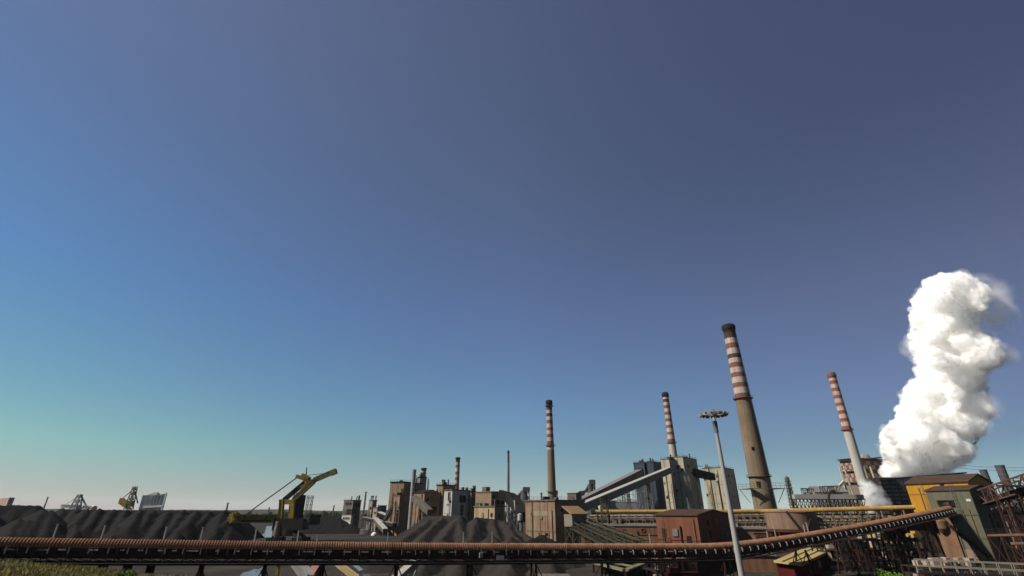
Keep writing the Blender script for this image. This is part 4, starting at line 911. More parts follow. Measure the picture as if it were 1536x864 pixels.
building('dark_house', 'dark rusty machine house in shadow behind the right edge platforms', 'building', 1482, 1536, 1640, 170, 768, 10, rust_dark, steel_dark, b=14)

# sheds below the rising conveyor
def roof_shed(label, pts, th, roofm, wall, z0=0.0, seams=2):
    q = [P(*p) for p in pts]; cen = sum(q, Vector()) / 4; t = thing('yard_shed', label, 'shed', (cen.x, cen.y, 0))
    mb = MB(); mb.slab(q, th)
    part('roof', mb, roofm, t)
    mb = MB(); ins = [p.lerp(cen, .06) for p in q]
    mb.add([Vector((p.x, p.y, z0 - .2)) for p in ins] + [Vector((p.x, p.y, p.z - th - .02)) for p in ins], [(i, (i + 1) % 4, (i + 1) % 4 + 4, i + 4) for i in range(4)] + [(4, 5, 6, 7)]); part('wall', mb, wall, t)
    mb = MB()
    for k in range(1, seams + 1):
        f = k / (seams + 1); a, b = q[0].lerp(q[3], f), q[1].lerp(q[2], f); mb.beam(a + Vector((0, 0, .05)), b + Vector((0, 0, .05)), .22, .18)
    mb.beam(q[3] + Vector((0, 0, .05)), q[2] + Vector((0, 0, .05)), .3, .22); part('roof_seam', mb, M('seam', (.12, .09, .04)), t)
    return t, ins
t, ins = roof_shed('dark red shed with broad cream roof under the rising conveyor', [(1160, 841, 119), (1208, 821, 150), (1253, 822.8, 146), (1203, 846.5, 112)], .35, cream_roof, darkred_wall)
mb = MB(); q = ins[3].lerp(ins[2], .42); mb.box((q.x - .1, q.y - .25, 1.9), (1.0, .4, 1.3), math.atan2(ins[2].y - ins[3].y, ins[2].x - ins[3].x)); part('vent', mb, pale_paint, t)
roof_shed('small red hut with cream roof among the steel legs of the conveyor', [(1276, 809, 150), (1300, 801.5, 158), (1313, 800.5, 154), (1314, 811.5, 146)], .3, cream_roof, darkred_wall, seams=1)

# forest of steel frames
def frame_block(label, pxa, pxb, d, depth, ztop, nx_, ny_, nz_, mat, w=.28, floors=True):
    xa, xb = XP(pxa, d, ztop * .6), XP(pxb, d, ztop * .6); t = thing('scaffold_rack', label, 'steel rack', ((xa + xb) / 2, d + depth / 2, 0), 'steel frames under the rising conveyor')
    X = [xa + (xb - xa) * i / nx_ for i in range(nx_ + 1)]; Yy = [d + depth * j / ny_ for j in range(ny_ + 1)]; Z = [ztop * k / nz_ for k in range(nz_ + 1)]
    for x in X:
        for y in Yy: mb = MB(); mb.beam((x, y, -.2), (x, y, ztop), w); part('column', mb, mat, t)
    mb = MB()
    for z in Z[1:]:
        for y in Yy: mb.beam((xa, y, z), (xb, y, z), w * .8)
        for x in X: mb.beam((x, d, z), (x, d + depth, z), w * .8)
    part('girder', mb, mat, t)
    mb = MB()
    for i in range(nx_):
        for k in range(nz_):
            if (i * 7 + k * 3) % 4 != 1:
                mb.beam((X[i], d, Z[k]), (X[i + 1], d, Z[k + 1]), w * .5)
            if (i + k) % 3 == 0: mb.beam((X[i + 1], d, Z[k]), (X[i], d, Z[k + 1]), w * .5)
    part('brace', mb, mat, t)
    if floors:
        mb = MB()
        for k in range(1, nz_ + 1): mb = MB(); mb.box(((xa + xb) / 2, d + depth * .6, Z[k] + .15), ((xb - xa) * .96, depth * .7, .1)); part('floor', mb, steel_dark, t)
        random.seed(pxa)
        for k in range(nz_ + 1):
            for i in range(nx_):
                if random.random() < .75:
                    h = random.uniform(.6, 1.6); mb = MB(); mb.box((X[i] + (xb - xa) / nx_ * .5, d + depth * random.uniform(.3, .6), Z[k] + .2 + h / 2), (random.uniform(.6, 2.2), 1.2, h), random.uniform(-.3, .3)); part('machine_unit', mb, M('equip_sunlit', (.27, .21, .165), .8, .4, .6), t)  # pale tone stands in for sunlit ground glimpsed through the frames
    return t
rs = M('frame_rust', (.032, .021, .017), .8, .35, .6)
frame_block('tall dark steel frame of many bays under the conveyor beside the lime bush', 1262, 1330, 128, 12, 6.6, 8, 2, 3, rs)
frame_block('dark steel frame with cluttered floors left of the green tower', 1336, 1402, 134, 12, 8.2, 8, 2, 4, rs)
frame_block('low dark steel frame in front of the green tower', 1400, 1500, 108, 8, 2.6, 9, 1, 2, rs, .25)
frame_block('low dark steel frame under the middle conveyor right of the hopper', 985, 1045, 112, 8, 3.2, 6, 1, 2, rs, .25)
mb = MB(); a, b = P(1338, 798.5, 138), P(1392, 789, 146); mb.beam(a, b, 4, 3.4)
for k in range(7): mb.beam(a.lerp(b, k / 6) + Vector((.9, -1.9, -2.1)), a.lerp(b, k / 6) + Vector((.9, -1.9, 2.1)), .2)
for f in (.1, .9): q = a.lerp(b, f); mb.beam((q.x, q.y, -.2), (q.x, q.y, q.z - 2), .5)
solo('cladding_box', mb, darkred_wall, 'dark red clad box hanging under the upper conveyor', 'machine housing', ((a + b) / 2).xy.to_3d())
mb = MB(); q = P(1372, 803, 131); mb.box((q.x, 131, q.z), (2.6, 1.6, .9), .2); mb.box((q.x + .3, 131, q.z + .7), (1.4, 1.2, .5), .2); mb.rod((q.x - 1.9, 131, q.z), (q.x - 1.3, 131, q.z), .4)
t = thing('drive_unit', 'yellow drive motor on a rusty stand among the steel frames', 'machine', (q.x, 131, 0)); part('motor', mb, pipe_yellow, t)
mb = MB(); mb.beam((q.x, 131, -.2), (q.x, 131, q.z - .46), .5); part('stand', mb, rust_dark, t)

# hopper and struts below the conveyor
t = thing('hopper', 'open rectangular hopper with tan rim below the conveyor', 'hopper', (XP(935, 122, 2), 122, 0))
q = [P(938, 856.5, 112), P(973, 841.5, 130), P(932, 841, 134), P(890, 843.5, 128)]; zr = sum(p.z for p in q) / 4; q = [Vector((p.x, p.y, zr)) for p in q]
mb = MB()
for i in range(4): mb.beam(q[i], q[(i + 1) % 4], 1.3, .35)
part('rim', mb, M('rim_tan', (.14, .13, .08), .8, .25, .4), t)
mb = MB(); cen = sum(q, Vector()) / 4
mb.add(q + [p.lerp(cen, .65) - Vector((0, 0, 2.6)) for p in q], [(i, (i + 1) % 4, (i + 1) % 4 + 4, i + 4) for i in range(4)]); part('bin', mb, M('bin_dark', (.05, .045, .04)), t)
mb = MB()
for f in (.35, .7): mb.beam(q[0].lerp(q[1], f) + Vector((0, 0, .12)), q[3].lerp(q[2], f) + Vector((0, 0, .12)), .7, .25)
part('crossbeam', mb, M('rim_tan', (.14, .13, .08)), t)
for p in q: mb = MB(); mb.beam((p.x, p.y, -.2), p - Vector((0, 0, .18)), .4); part('leg', mb, rust_dark, t)
def strut(name, label, a, b, w, mat, cat='beam', legs=True, extra=True):
    a, b = P(*a), P(*b); t = thing(name, label, cat, ((a + b) / 2).xy.to_3d()); mb = MB(); mb.beam(a, b, w, w * .7); part('channel', mb, mat, t)
    lat = Vector(((b - a).y, -(b - a).x, 0)).normalized() * (w / 2 + .08); mb = MB()
    for sd in (-1, 1): mb.beam(a + lat * sd + Vector((0, 0, .35)), b + lat * sd + Vector((0, 0, .35)), .12, .3)
    part('side_rail', mb, mat, t)
    mb = MB(); q = a.lerp(b, .35); mb.beam((q.x, q.y, min(-.2, q.z - 3)), q, .25); q = a.lerp(b, .75); mb.beam((q.x, q.y, min(-.2, q.z - 3)), q, .25); part('prop', mb, mat, t)
    return t
strut('inclined_chute', 'white inclined chute beam under the conveyor before the ore heap', (630, 836, 104), (592, 870, 96), 1.3, pale_paint, 'chute')
strut('inclined_chute', 'thin white sloping beam right of the white chute', (628, 842, 104), (617, 868, 98), .5, pale_paint, 'chute')
strut('inclined_chute', 'tan sloping beam beside the narrow puddle strip', (506, 846, 112), (534, 868, 100), .9, M('beam_tan', (.22, .165, .09)), 'chute')
strut('inclined_chute', 'dark sloping beam under the conveyor, left one of a pair', (440, 846, 108), (456, 868, 98), .9, steel_grey, 'chute')
strut('inclined_chute', 'grey sloping beam under the conveyor, right one of a pair', (452, 846, 108), (466, 866, 98), .9, M('beam_grey', (.17, .16, .15)), 'chute')
q = P(418, 847, 104); mb = MB(); mb.beam((q.x, 104, -.2), (q.x, 104, q.z), .55); mb.box((q.x, 104, q.z + .1), (.9, .9, .25))
solo('yellow_post', mb, machine_yellow, 'yellow steel post below the conveyor beside the puddle', 'post', (q.x, 104, 0))
building('yard_hut', 'small dark gabled hut below the conveyor', 'hut', 466, 474, 482, 112, 856, 40, rust_dark, M('hut_roof', (.20, .10, .075)), roof='gable_l', rise=.9)
building('dark_house', 'black machine house under the middle of the conveyor', 'building', 1008, 1045, 1090, 116, 838, 35, rust_dark, steel_dark)
q = P(1020, 858, 100); mb = MB(); mb.box((q.x, 100, q.z / 2), (6, 3, q.z), .15); mb.box((q.x - 1.5, 99, q.z + .4), (2, 1.6, .8), .15)
for k in range(5): mb.beam((q.x - 2.6 + k * 1.3, 98.3 + .2 * k, 0), (q.x - 2.6 + k * 1.3, 98.3 + .2 * k, q.z), .15)
solo('red_machine', mb, M('machine_red', (.018, .005, .005)), 'dark red machine casing at the bottom edge below the conveyor', 'machine', (q.x, 100, 0))
q = P(830, 866, 106); mb = MB(); mb.box((q.x, 106, q.z / 2 - .1), (6.2, 2.6, q.z)); mb.slab([(q.x - 3.4, 104.4, q.z + .1), (q.x + 3.4, 104.4, q.z + .1), (q.x + 3.1, 107.6, q.z + .45), (q.x - 3.1, 107.6, q.z + .45)], .2)
solo('kiosk', mb, mid_wall, 'pale flat roofed kiosk at the bottom edge before the ore heap', 'kiosk', (q.x, 106, 0))

# catwalk bottom right
a, b = P(1372, 842, 62), P(1560, 842, 56); a.z = b.z = (a.z + b.z) / 2
t = thing('catwalk', 'pale steel catwalk with railings in the bottom right corner', 'walkway', ((a + b) / 2).xy.to_3d())
dv = b - a; lat = Vector((dv.y, -dv.x, 0)).normalized()
mb = MB(); mb.beam(a - Vector((0, 0, 1.2)) + lat * .75, b - Vector((0, 0, 1.2)) + lat * .75, 1.6, .2); part('floor', mb, steel_dark, t)
rl = M('rail_paint', (.15, .14, .115), .7, .25, .8, dirt=(.2, .14, .09, .6))
for sd, nm in ((0, 'near'), (1, 'far')):
    o = lat * (1.5 * (1 - sd)); mb = MB()
    for k in range(10):
        q = a + dv * k / 9 + o; mb.beam(q - Vector((0, 0, 1.2)), q, .08)
    for hh in (0, -.6): mb.beam(a + o + Vector((0, 0, hh)), b + o + Vector((0, 0, hh)), .075)
    part('railing', mb, rl, t)
for f in (.05, .5, .95):
    for sd in (0, 1.5): q = a + dv * f + lat * sd; mb = MB(); mb.beam((q.x, q.y, -.2), q - Vector((0, 0, 1.3)), .3); part('leg', mb, rust_dark, t)

# lamp mast
xl, yl = XP(1070, 86, ZP(621, 86)), 86.0; zl = ZP(621, 86)
t = thing('lamp_mast', 'tall grey high mast with a ring of floodlights before the conveyor', 'lamp mast', (xl, yl, 0))
mb = MB(); mb.lathe((xl, yl, 0), [(.5, -.2), (.47, 2), (.42, 12), (.33, 22), (.25, zl - .2)], 16); part('pole', mb, M('mast_galv', (.26, .255, .24), .5, .12, .5, streak=.15), t)
mb = MB(); mb.lathe((xl, yl, 0), [(.36, zl - 3.2), (.38, zl - 1.3), (.3, zl - 1.2)], 14); part('sleeve', mb, M('sleeve', (.12, .12, .13)), t)
mb = MB()
for k in range(32): a_, b_ = k * math.pi / 16, (k + 1) * math.pi / 16; mb.beam((xl + 1.75 * math.cos(a_), yl + 1.75 * math.sin(a_), zl), (xl + 1.75 * math.cos(b_), yl + 1.75 * math.sin(b_), zl), .14)
for k in range(8): a_ = k * math.pi / 4; mb.beam((xl, yl, zl + .1), (xl + 1.75 * math.cos(a_), yl + 1.75 * math.sin(a_), zl), .12)
mb.lathe((xl, yl, 0), [(.5, zl - .35), (.5, zl + .4), (.2, zl + .8)], 12); part('head_ring', mb, steel_grey, t)
for k in range(16):
    a_ = k * math.pi / 8 + .1; c_ = Vector((xl + 2.15 * math.cos(a_), yl + 2.15 * math.sin(a_), zl - .02)); mb = MB(); o_ = Vector((math.cos(a_), math.sin(a_), -.45)).normalized()
    mb.beam(c_ - o_ * .3, c_ + o_ * .28, .62, .34); mb.beam(c_ - o_ * .3, c_ - o_ * .45, .2)
    fl = part('floodlight', mb, M('lamp_body', (.16, .14, .12), .5, .3, 1.0), t)
    mb = MB(); mb.beam(c_ + o_ * .285, c_ + o_ * .34, .7, .42); part('lens', mb, M('lamp_lens', (.35, .33, .3), .25, .1, 1, spec=.5), fl)

# ------------------------------------------------------------------ yellow stacker
D = 255
def SP_(px, py, dd=0): return P(px, py, D + dd)
t = thing('stacker', 'yellow stacker reclaimer with raised boom standing between the coal heaps', 'stacker', (XP(437, D, 5), D, 0))
dm = M('machine_dark', (.02, .018, .015), .9, .3, .5, spec=.06)
mb = MB(); a, b = SP_(350, 777, -6), SP_(424, 776, 0); mb.truss(a - Vector((0, 0, 1.6)), b - Vector((0, 0, 2.2)), 3.4, 3.0, 11, .6, .42); mb.beam(a + Vector((0, 1.2, 0)), b + Vector((0, 1.2, -.4)), .3, 2.2); part('bucket_boom', mb, machine_yellow, t)
mb = MB(); mb.beam(SP_(354, 773.5, -6), SP_(424, 771.5, 0), 4.0, .35); part('boom_deck', mb, machine_yellow, t)
mb = MB(); mb.beam(SP_(362, 781.5, -6), SP_(430, 780.5, 0), 2.2, .8); part('boom_belt', mb, dm, t)
mb = MB(); c_ = SP_(350, 776.5, -6); 
for k in range(10):
    a_ = k * math.pi / 5; mb.beam(c_ + Vector((math.cos(a_) * 1.2, 0, math.sin(a_) * 1.2)), c_ + Vector((math.cos(a_) * 2.4, 0, math.sin(a_) * 2.4)), 1.2, .7)
mb.rod(c_ - Vector((0, .8, 0)), c_ + Vector((0, .8, 0)), 1.4, None, 14); part('bucket_wheel', mb, machine_yellow, t)
for q0, q1 in (((423, 749, -2.5), (421, 778, -2.5)), ((438.5, 750, 2.5), (436, 780, 2.5)), ((440, 750, -2.5), (438, 779, -2.5))):
    mb = MB(); mb.beam(SP_(*q0), SP_(*q1), 2.2, 1.8); part('tower_leg', mb, machine_yellow, t)
mb = MB(); mb.beam(SP_(422, 753, 0), SP_(440, 753, 0), 1.6, 2.2); part('tower_beam', mb, machine_yellow, t)
mb = MB(); mb.beam(SP_(438, 753, -2), SP_(472, 722.5, -2), 1.2, 1.3); mb.truss(SP_(438.5, 755, -2), SP_(471, 725, -2), 1.8, 2.4, 9, .4, .25); part('mast_arm', mb, M('machine_olive', (.15, .125, .035), .7, .25, .4), t)
mb = MB(); mb.beam(SP_(426, 750, 2), SP_(457, 724, 2), 1.6, 2.0); mb.beam(SP_(441, 739, 2), SP_(452, 741, -2), .5); mb.beam(SP_(452, 730, 2), SP_(464, 731, -2), .5); part('mast_strut', mb, dm, t)
mb = MB(); mb.beam(SP_(444.5, 714, 0), SP_(471, 724, 0), 1.4, 1.6); mb.beam(SP_(453, 714, 0), SP_(463, 720, 0), 3.6, 2.6); mb.beam(SP_(453, 733, 0), SP_(470, 722, 0), 3, 2.2); part('mast_head', mb, M('machine_olive', (.15, .125, .035)), t)
mb = MB(); mb.beam(SP_(458, 718, 0), SP_(467, 724, 0), 3.9, .9); part('head_gear', mb, M('gear_red', (.2, .04, .03)), t)
mb = MB(); mb.truss(SP_(470, 723.5, 0), SP_(498, 711.5, 0), 1.8, 1.9, 8, .45, .28); mb.beam(SP_(470, 722.5, 0), SP_(498, 710.5, 0), 1.5, .8); mb.beam(SP_(496, 710, 0), SP_(504.5, 706.5, 0), 2.6, 2.4); part('counter_boom', mb, M('machine_olive', (.15, .125, .035)), t)
mb = MB(); mb.rod(SP_(459.5, 712, 0), SP_(460, 701, 0), .3, .2); part('aerial', mb, steel_dark, t)
mb = MB()
for o_ in (-1.4, 1.4): mb.rod(SP_(446, 716, o_), SP_(371, 770, -6 + o_), .32, None, 6)
mb.rod(SP_(462, 713, 0), SP_(490, 709.5, 0), .15, None, 5); part('stay_cable', mb, M('cable', (.10, .10, .10)), t)
mb = MB(); c_ = SP_(446, 766, 1); mb.box(c_, (4.2, 5, 14)); mb.box(SP_(447, 750, 1), (3.0, 4, 5)); part('machinery_house', mb, dm, t)
mb = MB(); mb.beam(SP_(440, 780, 1), SP_(475, 780, 4), 5, 3.4); mb.box(SP_(472, 779.5, 4), (3.5, 5.5, 4.4)); part('counterweight', mb, dm, t)
mb = MB(); c_ = SP_(437, 786, 0); mb.box((c_.x, D, c_.z), (14, 8, 5)); mb.lathe((c_.x, D, 0), [(4.4, c_.z - 5), (4.4, c_.z - 2)], 20); part('slewing_deck', mb, dm, t)
for sx in (-1, 1):
    for sy in (-1, 1):
        mb = MB(); mb.beam((c_.x + sx * 3, D + sy * 3, c_.z - 4), (c_.x + sx * 6, D + sy * 4.5, 1.4), 1.3); mb.box((c_.x + sx * 6, D + sy * 4.5, .8), (5, 1.2, 1.5))
        for k in range(4): mb.rod((c_.x + sx * 6 - 1.8 + k * 1.2, D + sy * 4.5 - .7, .45), (c_.x + sx * 6 - 1.8 + k * 1.2, D + sy * 4.5 + .7, .45), .45, None, 10)
        part('bogie', mb, dm, t)
mb = MB(); q = SP_(416, 795, -3); mb.lathe((q.x, D - 3, 0), [(1.8, .2), (2.0, 3), (1.6, 7), (1.5, 8.5)], 10); part('chute', mb, M('chute_tan', (.16, .13, .10), .9, .4, .6), t)
mb = MB(); q = SP_(443, 757, -2.5); 
for k in range(4): mb.box((q.x + 6.5, D - 2, q.z - k * 3 + 3), (2.6, 2.4, .15)); 
mb.lattice((q.x + 6.5, D - 2), 2.2, 2.2, q.z - 10, q.z + 4, 4, .16, .1); part('stair_cage', mb, steel_grey, t)

# ------------------------------------------------------------------ horizon, left
def a_crane(label, px, py, d, w, mat, boom):
    zt_ = ZP(py, d); x_ = XP(px, d, zt_); t = thing('ship_crane', label, 'crane', (x_, d, 0), 'far cranes on the left horizon')
    mb = MB(); mb.lattice((x_ - w * .12, d), w * .45, w * .12, -.2, zt_, 6, w * .035, w * .02); part('tower', mb, mat, t)
    mb = MB(); mb.beam((x_ - w * .1, d, zt_), (x_ + w * .5, d, zt_ * .45), w * .05); mb.beam((x_ + w * .5, d, zt_ * .45), (x_ + w * .42, d, -.2), w * .05); part('rear_leg', mb, mat, t)
    mb = MB(); mb.truss((x_ - w * boom, d, zt_ * .55), (x_ + w * .55, d, zt_ * .5), w * .12, w * .1, 10, w * .03, w * .02); mb.beam((x_ - w * .1, d, zt_), (x_ - w * boom * .9, d, zt_ * .6), w * .015); part('boom', mb, mat, t)
fg = M('hazed_crane', (.24, .25, .255), .9, .2, .05)  # crane grey made lighter in place of thicker haze
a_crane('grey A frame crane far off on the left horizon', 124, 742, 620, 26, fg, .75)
t = thing('grab_unloader', 'distant yellow and grey lattice unloader rising over the coal heaps', 'crane', (XP(202, 480, 20), 480, 0))
zt_ = ZP(730, 480); x_ = XP(203, 480, zt_); mb = MB(); mb.lattice((x_, 480), 7, 2.4, -.2, zt_, 8, .55, .3); part('tower', mb, M('unloader_grey', (.13, .12, .09)), t)
mb = MB(); z = ZP(752, 480); mb.truss((XP(181, 480, z), 480, z - 1.5), (x_, 480, z - 6), 3.5, 4, 6, .9, .6); mb.box((XP(194, 480, z), 480, z - 2), (8, 4, 5)); part('boom', mb, M('unloader_yellow', (.28, .18, .03)), t)
mb = MB(); mb.beam((x_ - 1, 480, zt_ - 2), (XP(182, 480, z), 480, z + 2), .5); mb.beam((x_ + 1, 480, zt_ - 4), (x_ + 7, 480, zt_ - 14), .8); part('stay', mb, M('unloader_grey', (.13, .12, .09)), t)
t = thing('silo_house', 'pale grey ribbed silo block far behind the coal heaps', 'building', (XP(232, 900, 20), 900, 0)); zt_ = ZP(743, 900)
mb = MB()
q = XP(229, 900, zt_); mb.box((q, 904, zt_ / 2), (30, 14, zt_), .3)
for k in range(7): x_ = XP(218 + k * 3.8, 896, zt_); mb.box((x_, 895 + k * .6, zt_ * .48), (1.2, 3, zt_ * .96), .3); mb.box((x_, 904, zt_ + (k * 37 % 5) * .5), (2.6, 5, 3.0), .3)
part('block', mb, hazed_grey, t)
mb = MB(); mb.beam((XP(217, 896, 20), 894, zt_ * .5), (XP(246, 896, 20), 894, zt_ * .55), 3); mb.beam((XP(246, 896, 20), 894, -.2), (XP(248, 896, 30), 894, zt_ + 4), 2.2); mb.box((XP(233, 896, zt_), 896, zt_ + 2.5), (8, 5, 4)); part('headhouse', mb, hazed_grey, t)
building('far_factory', 'reddish flat factory on the far left horizon', 'building', -40, 14, None, 640, 747, 40, hazed_red, hazed_red, b=5, over=.3)
building('far_factory', 'low reddish shed on the horizon behind the A frame crane', 'building', 104, 138, None, 900, 760.5, 30, hazed_red, hazed_grey, b=8, roof='gable_l', rise=2)
hm = MB(); n_ = 60; vs = []
for i in range(n_ + 1):
    x = -3600 + 3300 * i / n_
    h = 16 + 12 * noise.noise(Vector((i * .17, 2, 0))) + 6 * noise.noise(Vector((i * .6, 5, 0)))
    for yy, f in ((2100, 0), (2250, .8), (2500, 1), (3000, 0)): vs.append((x, yy, max(.5, h * f)))
hm.add(vs, [(i * 4 + k, i * 4 + k + 4, i * 4 + k + 5, i * 4 + k + 1) for i in range(n_) for k in range(3)], 0, True); structure('hills', hm, far_leaf)
fw = MB()
for k in range(420):
    x = random.uniform(-1150, -130); y = 800 + random.uniform(-20, 160); h = random.uniform(8, 15) * (.8 + .4 * noise.noise(Vector((x * .01, 0, 3))))
    for j in range(3):
        leaf_mass(fw, (x + random.uniform(-3, 3), y, h * (.35 + .2 * j)), h * .34, 14, h * .14)
    fw.beam((x, y, -.2), (x, y, h * .5), .6)
structure('far_wood', fw, far_leaf, 'stuff')

# ------------------------------------------------------------------ steam
def skin(m, f):
    """the steam's outermost film of droplets: mostly clear, a little white"""
    n = m.node_tree; mx = n.nodes.new('ShaderNodeMixShader'); tr = n.nodes.new('ShaderNodeBsdfTransparent'); df = n.nodes.new('ShaderNodeBsdfDiffuse'); df.inputs[0].default_value = (.95, .94, .92, 1)
    mx.inputs[0].default_value = f; n.links.new(tr.outputs[0], mx.inputs[1]); n.links.new(df.outputs[0], mx.inputs[2]); n.links.new(mx.outputs[0], n.nodes['Material Output'].inputs['Surface'])
def wisp_material(name, dens, scale, lo=.45, hi=.7):
    m = bpy.data.materials.new(name); m.use_nodes = True; n = m.node_tree; n.nodes.remove(n.nodes['Principled BSDF'])
    v = n.nodes.new('ShaderNodeVolumePrincipled'); v.inputs['Color'].default_value = (.97, .97, .97, 1); v.inputs['Anisotropy'].default_value = .2
    tcn = n.nodes.new('ShaderNodeTexCoord'); ln = n.nodes.new('ShaderNodeVectorMath'); ln.operation = 'LENGTH'   # soft falloff towards the puff's rim
    g = n.nodes.new('ShaderNodeNewGeometry')
    nz = n.nodes.new('ShaderNodeTexNoise'); nz.inputs['Scale'].default_value = scale; nz.inputs['Detail'].default_value = 4
    mp = n.nodes.new('ShaderNodeMapRange'); mp.inputs[1].default_value = lo; mp.inputs[2].default_value = hi; mp.inputs[4].default_value = dens
    L = n.links.new
    L(g.outputs['Position'], nz.inputs['Vector'])
    mf = n.nodes.new('ShaderNodeVectorMath'); mf.operation = 'MULTIPLY_ADD'; mf.inputs[1].default_value = (2, 2, 2); mf.inputs[2].default_value = (-1, -1, -1)
    L(tcn.outputs['Generated'], mf.inputs[0]); L(mf.outputs[0], ln.inputs[0])
    fo = n.nodes.new('ShaderNodeMapRange'); fo.inputs[1].default_value = .35; fo.inputs[2].default_value = 1.0; fo.inputs[3].default_value = 1; fo.inputs[4].default_value = 0
    L(ln.outputs['Value'], fo.inputs[0]); L(nz.outputs['Fac'], mp.inputs[0])
    mu = n.nodes.new('ShaderNodeMath'); mu.operation = 'MULTIPLY'; L(mp.outputs[0], mu.inputs[0]); L(fo.outputs[0], mu.inputs[1]); L(mu.outputs[0], v.inputs['Density'])
    L(v.outputs[0], n.nodes['Material Output'].inputs['Volume'])
    return m
random.seed(11)
ROWS = [(62, 345, 390), (92, 272, 470), (130, 222, 515), (170, 212, 495), (220, 212, 450), (270, 214, 480), (300, 206, 525), (350, 205, 575), (385, 240, 520), (440, 240, 490), (490, 190, 495), (540, 170, 515), (590, 165, 510), (650, 97, 480), (700, 97, 450), (750, 107, 400), (800, 107, 315), (860, 115, 330)]
def row_at(y):
    for (y0, l0, r0), (y1, l1, r1) in zip(ROWS, ROWS[1:]):
        if y0 <= y <= y1: f = (y - y0) / (y1 - y0); return l0 + (l1 - l0) * f, r0 + (r1 - r0) * f
DS = 352; mb = MB()
ico = bmesh.new(); bmesh.ops.create_icosphere(ico, subdivisions=2, radius=1); iv = [v.co.copy() for v in ico.verts]; jf = [[v.index for v in f.verts] for f in ico.faces]; ico.free()
def puff(px, py, rpx, dd, sq=1.0):
    c = P(px, py, DS + dd); k = (CP * c.y + SP * (c.z - CH)) / FPX; r = rpx * k
    mb.add([c + Vector((v.x * r, v.y * r, v.z * r * sq)) for v in iv], jf)
y = 66
while y < 850:
    l, r = row_at(y); w = r - l
    for k in range(max(2, int(w / 26))):
        rr = random.uniform(22, 46) if w > 110 else w * .3
        rr = min(rr, w * .42); x = random.uniform(l + rr * .95, r - rr * .95); half = w / 2.469 / 1.9 * .32
        puff(1280 + x / 2.469, 390 + y / 2.469, rr / 2.469, random.uniform(-half, half))
    for x in (l + 15, r - 16):
        rr = random.uniform(12, 22); puff(1280 + (x + random.uniform(-3, 3)) / 2.469, 390 + y / 2.469, rr / 2.469, random.uniform(-8, 8))
    y += 17
base = P(1375, 716, DS)
st = thing('steam_plume', 'huge billowing white steam cloud rising from the coke battery', 'steam cloud', base)
def tex(name, kind, size, **kw):
    t_ = bpy.data.textures.new(name, kind); t_.noise_scale = size
    for k_, v_ in kw.items(): setattr(t_, k_, v_)
    return t_
TX = [(nm, tex(nm, kind, size), kind, stren) for nm, kind, size, stren in (('billow', 'VORONOI', 17, -4.5), ('curl', 'CLOUDS', 9, 4.5), ('knob', 'VORONOI', 6.5, -3.0), ('fine', 'CLOUDS', 3.0, 2.6), ('curdle', 'VORONOI', 2.6, -1.5))]
def shape(o, shrink):
    md = o.modifiers.new('remesh', 'REMESH'); md.mode = 'VOXEL'; md.voxel_size = .8; md.use_smooth_shade = True
    sm = o.modifiers.new('soften', 'SMOOTH'); sm.iterations = 4; sm.factor = .5
    for nm, tx, kind, stren in TX:
        dm_ = o.modifiers.new(nm, 'DISPLACE'); dm_.texture = tx; dm_.texture_coords = 'LOCAL'; dm_.strength = stren; dm_.mid_level = .4 if kind == 'VORONOI' else .5
    if shrink:
        dm_ = o.modifiers.new('shrink', 'DISPLACE'); dm_.strength = -shrink; dm_.mid_level = 0
vm_ = bpy.data.materials.new('dense_vapour'); vm_.use_nodes = True; vn = vm_.node_tree; vn.nodes.remove(vn.nodes['Principled BSDF'])
vv = vn.nodes.new('ShaderNodeVolumePrincipled'); vv.inputs['Color'].default_value = (.988, .984, .974, 1); vv.inputs['Density'].default_value = .17; vv.inputs['Anisotropy'].default_value = .1
vn.links.new(vv.outputs[0], vn.nodes['Material Output'].inputs['Volume'])
skin(vm_, .10)
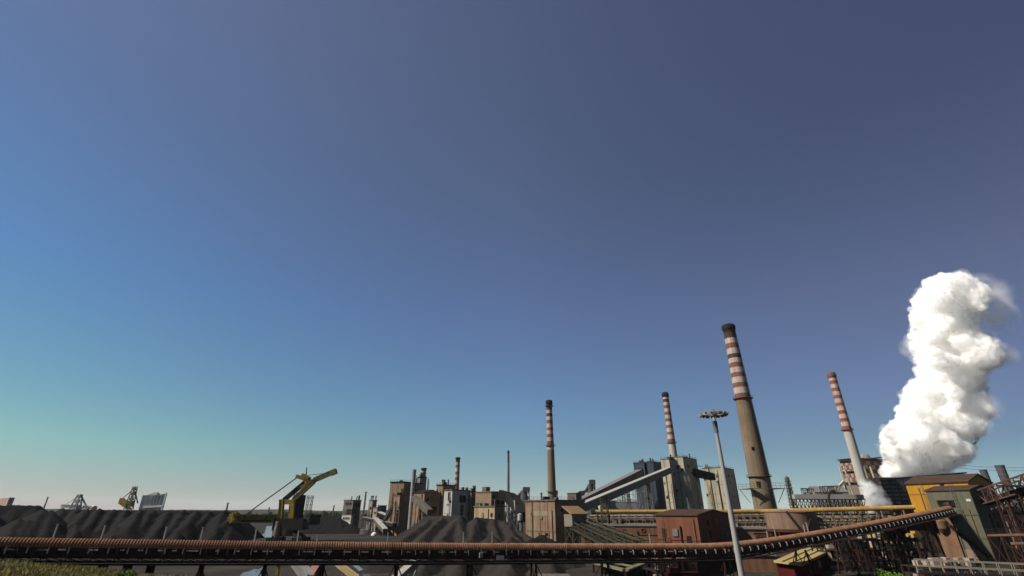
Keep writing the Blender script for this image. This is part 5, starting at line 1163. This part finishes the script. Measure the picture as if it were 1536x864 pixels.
vap = part('vapour', mb, vm_, st); shape(vap, 0)
vl = bpy.data.materials.new('veil_vapour'); vl.use_nodes = True; vn = vl.node_tree; vn.nodes.remove(vn.nodes['Principled BSDF'])
vv = vn.nodes.new('ShaderNodeVolumePrincipled'); vv.inputs['Color'].default_value = (.988, .984, .974, 1); vv.inputs['Density'].default_value = .028; vn.links.new(vv.outputs[0], vn.nodes['Material Output'].inputs['Volume'])
veil = part('veil', mb, vl, st); md = veil.modifiers.new('remesh', 'REMESH'); md.mode = 'VOXEL'; md.voxel_size = 1.0; md.use_smooth_shade = True
for nm, kind, size, stren, mid in (('drift', 'CLOUDS', 12, 6.5, .46), ('shred', 'CLOUDS', 4.5, 5.5, .5), ('curdle', 'CLOUDS', 2, 2.5, .5)):
    dm_ = veil.modifiers.new(nm, 'DISPLACE'); dm_.texture = tex('veil_' + nm, kind, size); dm_.texture_coords = 'LOCAL'; dm_.strength = stren; dm_.mid_level = mid
t = thing('steam_puff', 'small thin grey steam puff at the foot of the white chimney', 'steam cloud', P(1310, 748, 322))
def wisp(name, parent, px, py, d, rx, ry, rz_, mat):
    c = P(px, py, d); m2 = MB(); m2.add([c + Vector((v.x * rx, v.y * ry, v.z * rz_)) for v in iv], jf); return part(name, m2, mat, parent)
wm = wisp_material('puff_vapour', .34, .26, .38, .62)
skin(wm, .004)
for px, py, rx, rz_ in ((1303, 735, 6, 7), (1310, 743, 9, 8), (1318, 751, 8, 6), (1326, 756, 5, 4), (1298, 727, 4, 5)): wisp('vapour', t, px, py, 322, rx, 5, rz_, wm)
wsm = wisp_material('wisp_vapour', .10, .075, .38, .68)
for px, py, d, rx, ry, rz_ in ((1482, 438, 352, 20, 14, 18), (1492, 470, 352, 18, 14, 20), (1503, 532, 340, 13, 9, 10), (1470, 505, 340, 12, 9, 16), (1478, 610, 335, 13, 9, 11), (1366, 522, 345, 9, 8, 9), (1455, 425, 345, 16, 10, 10)): wisp('wisp', st, px, py, d, rx, ry, rz_, wsm)
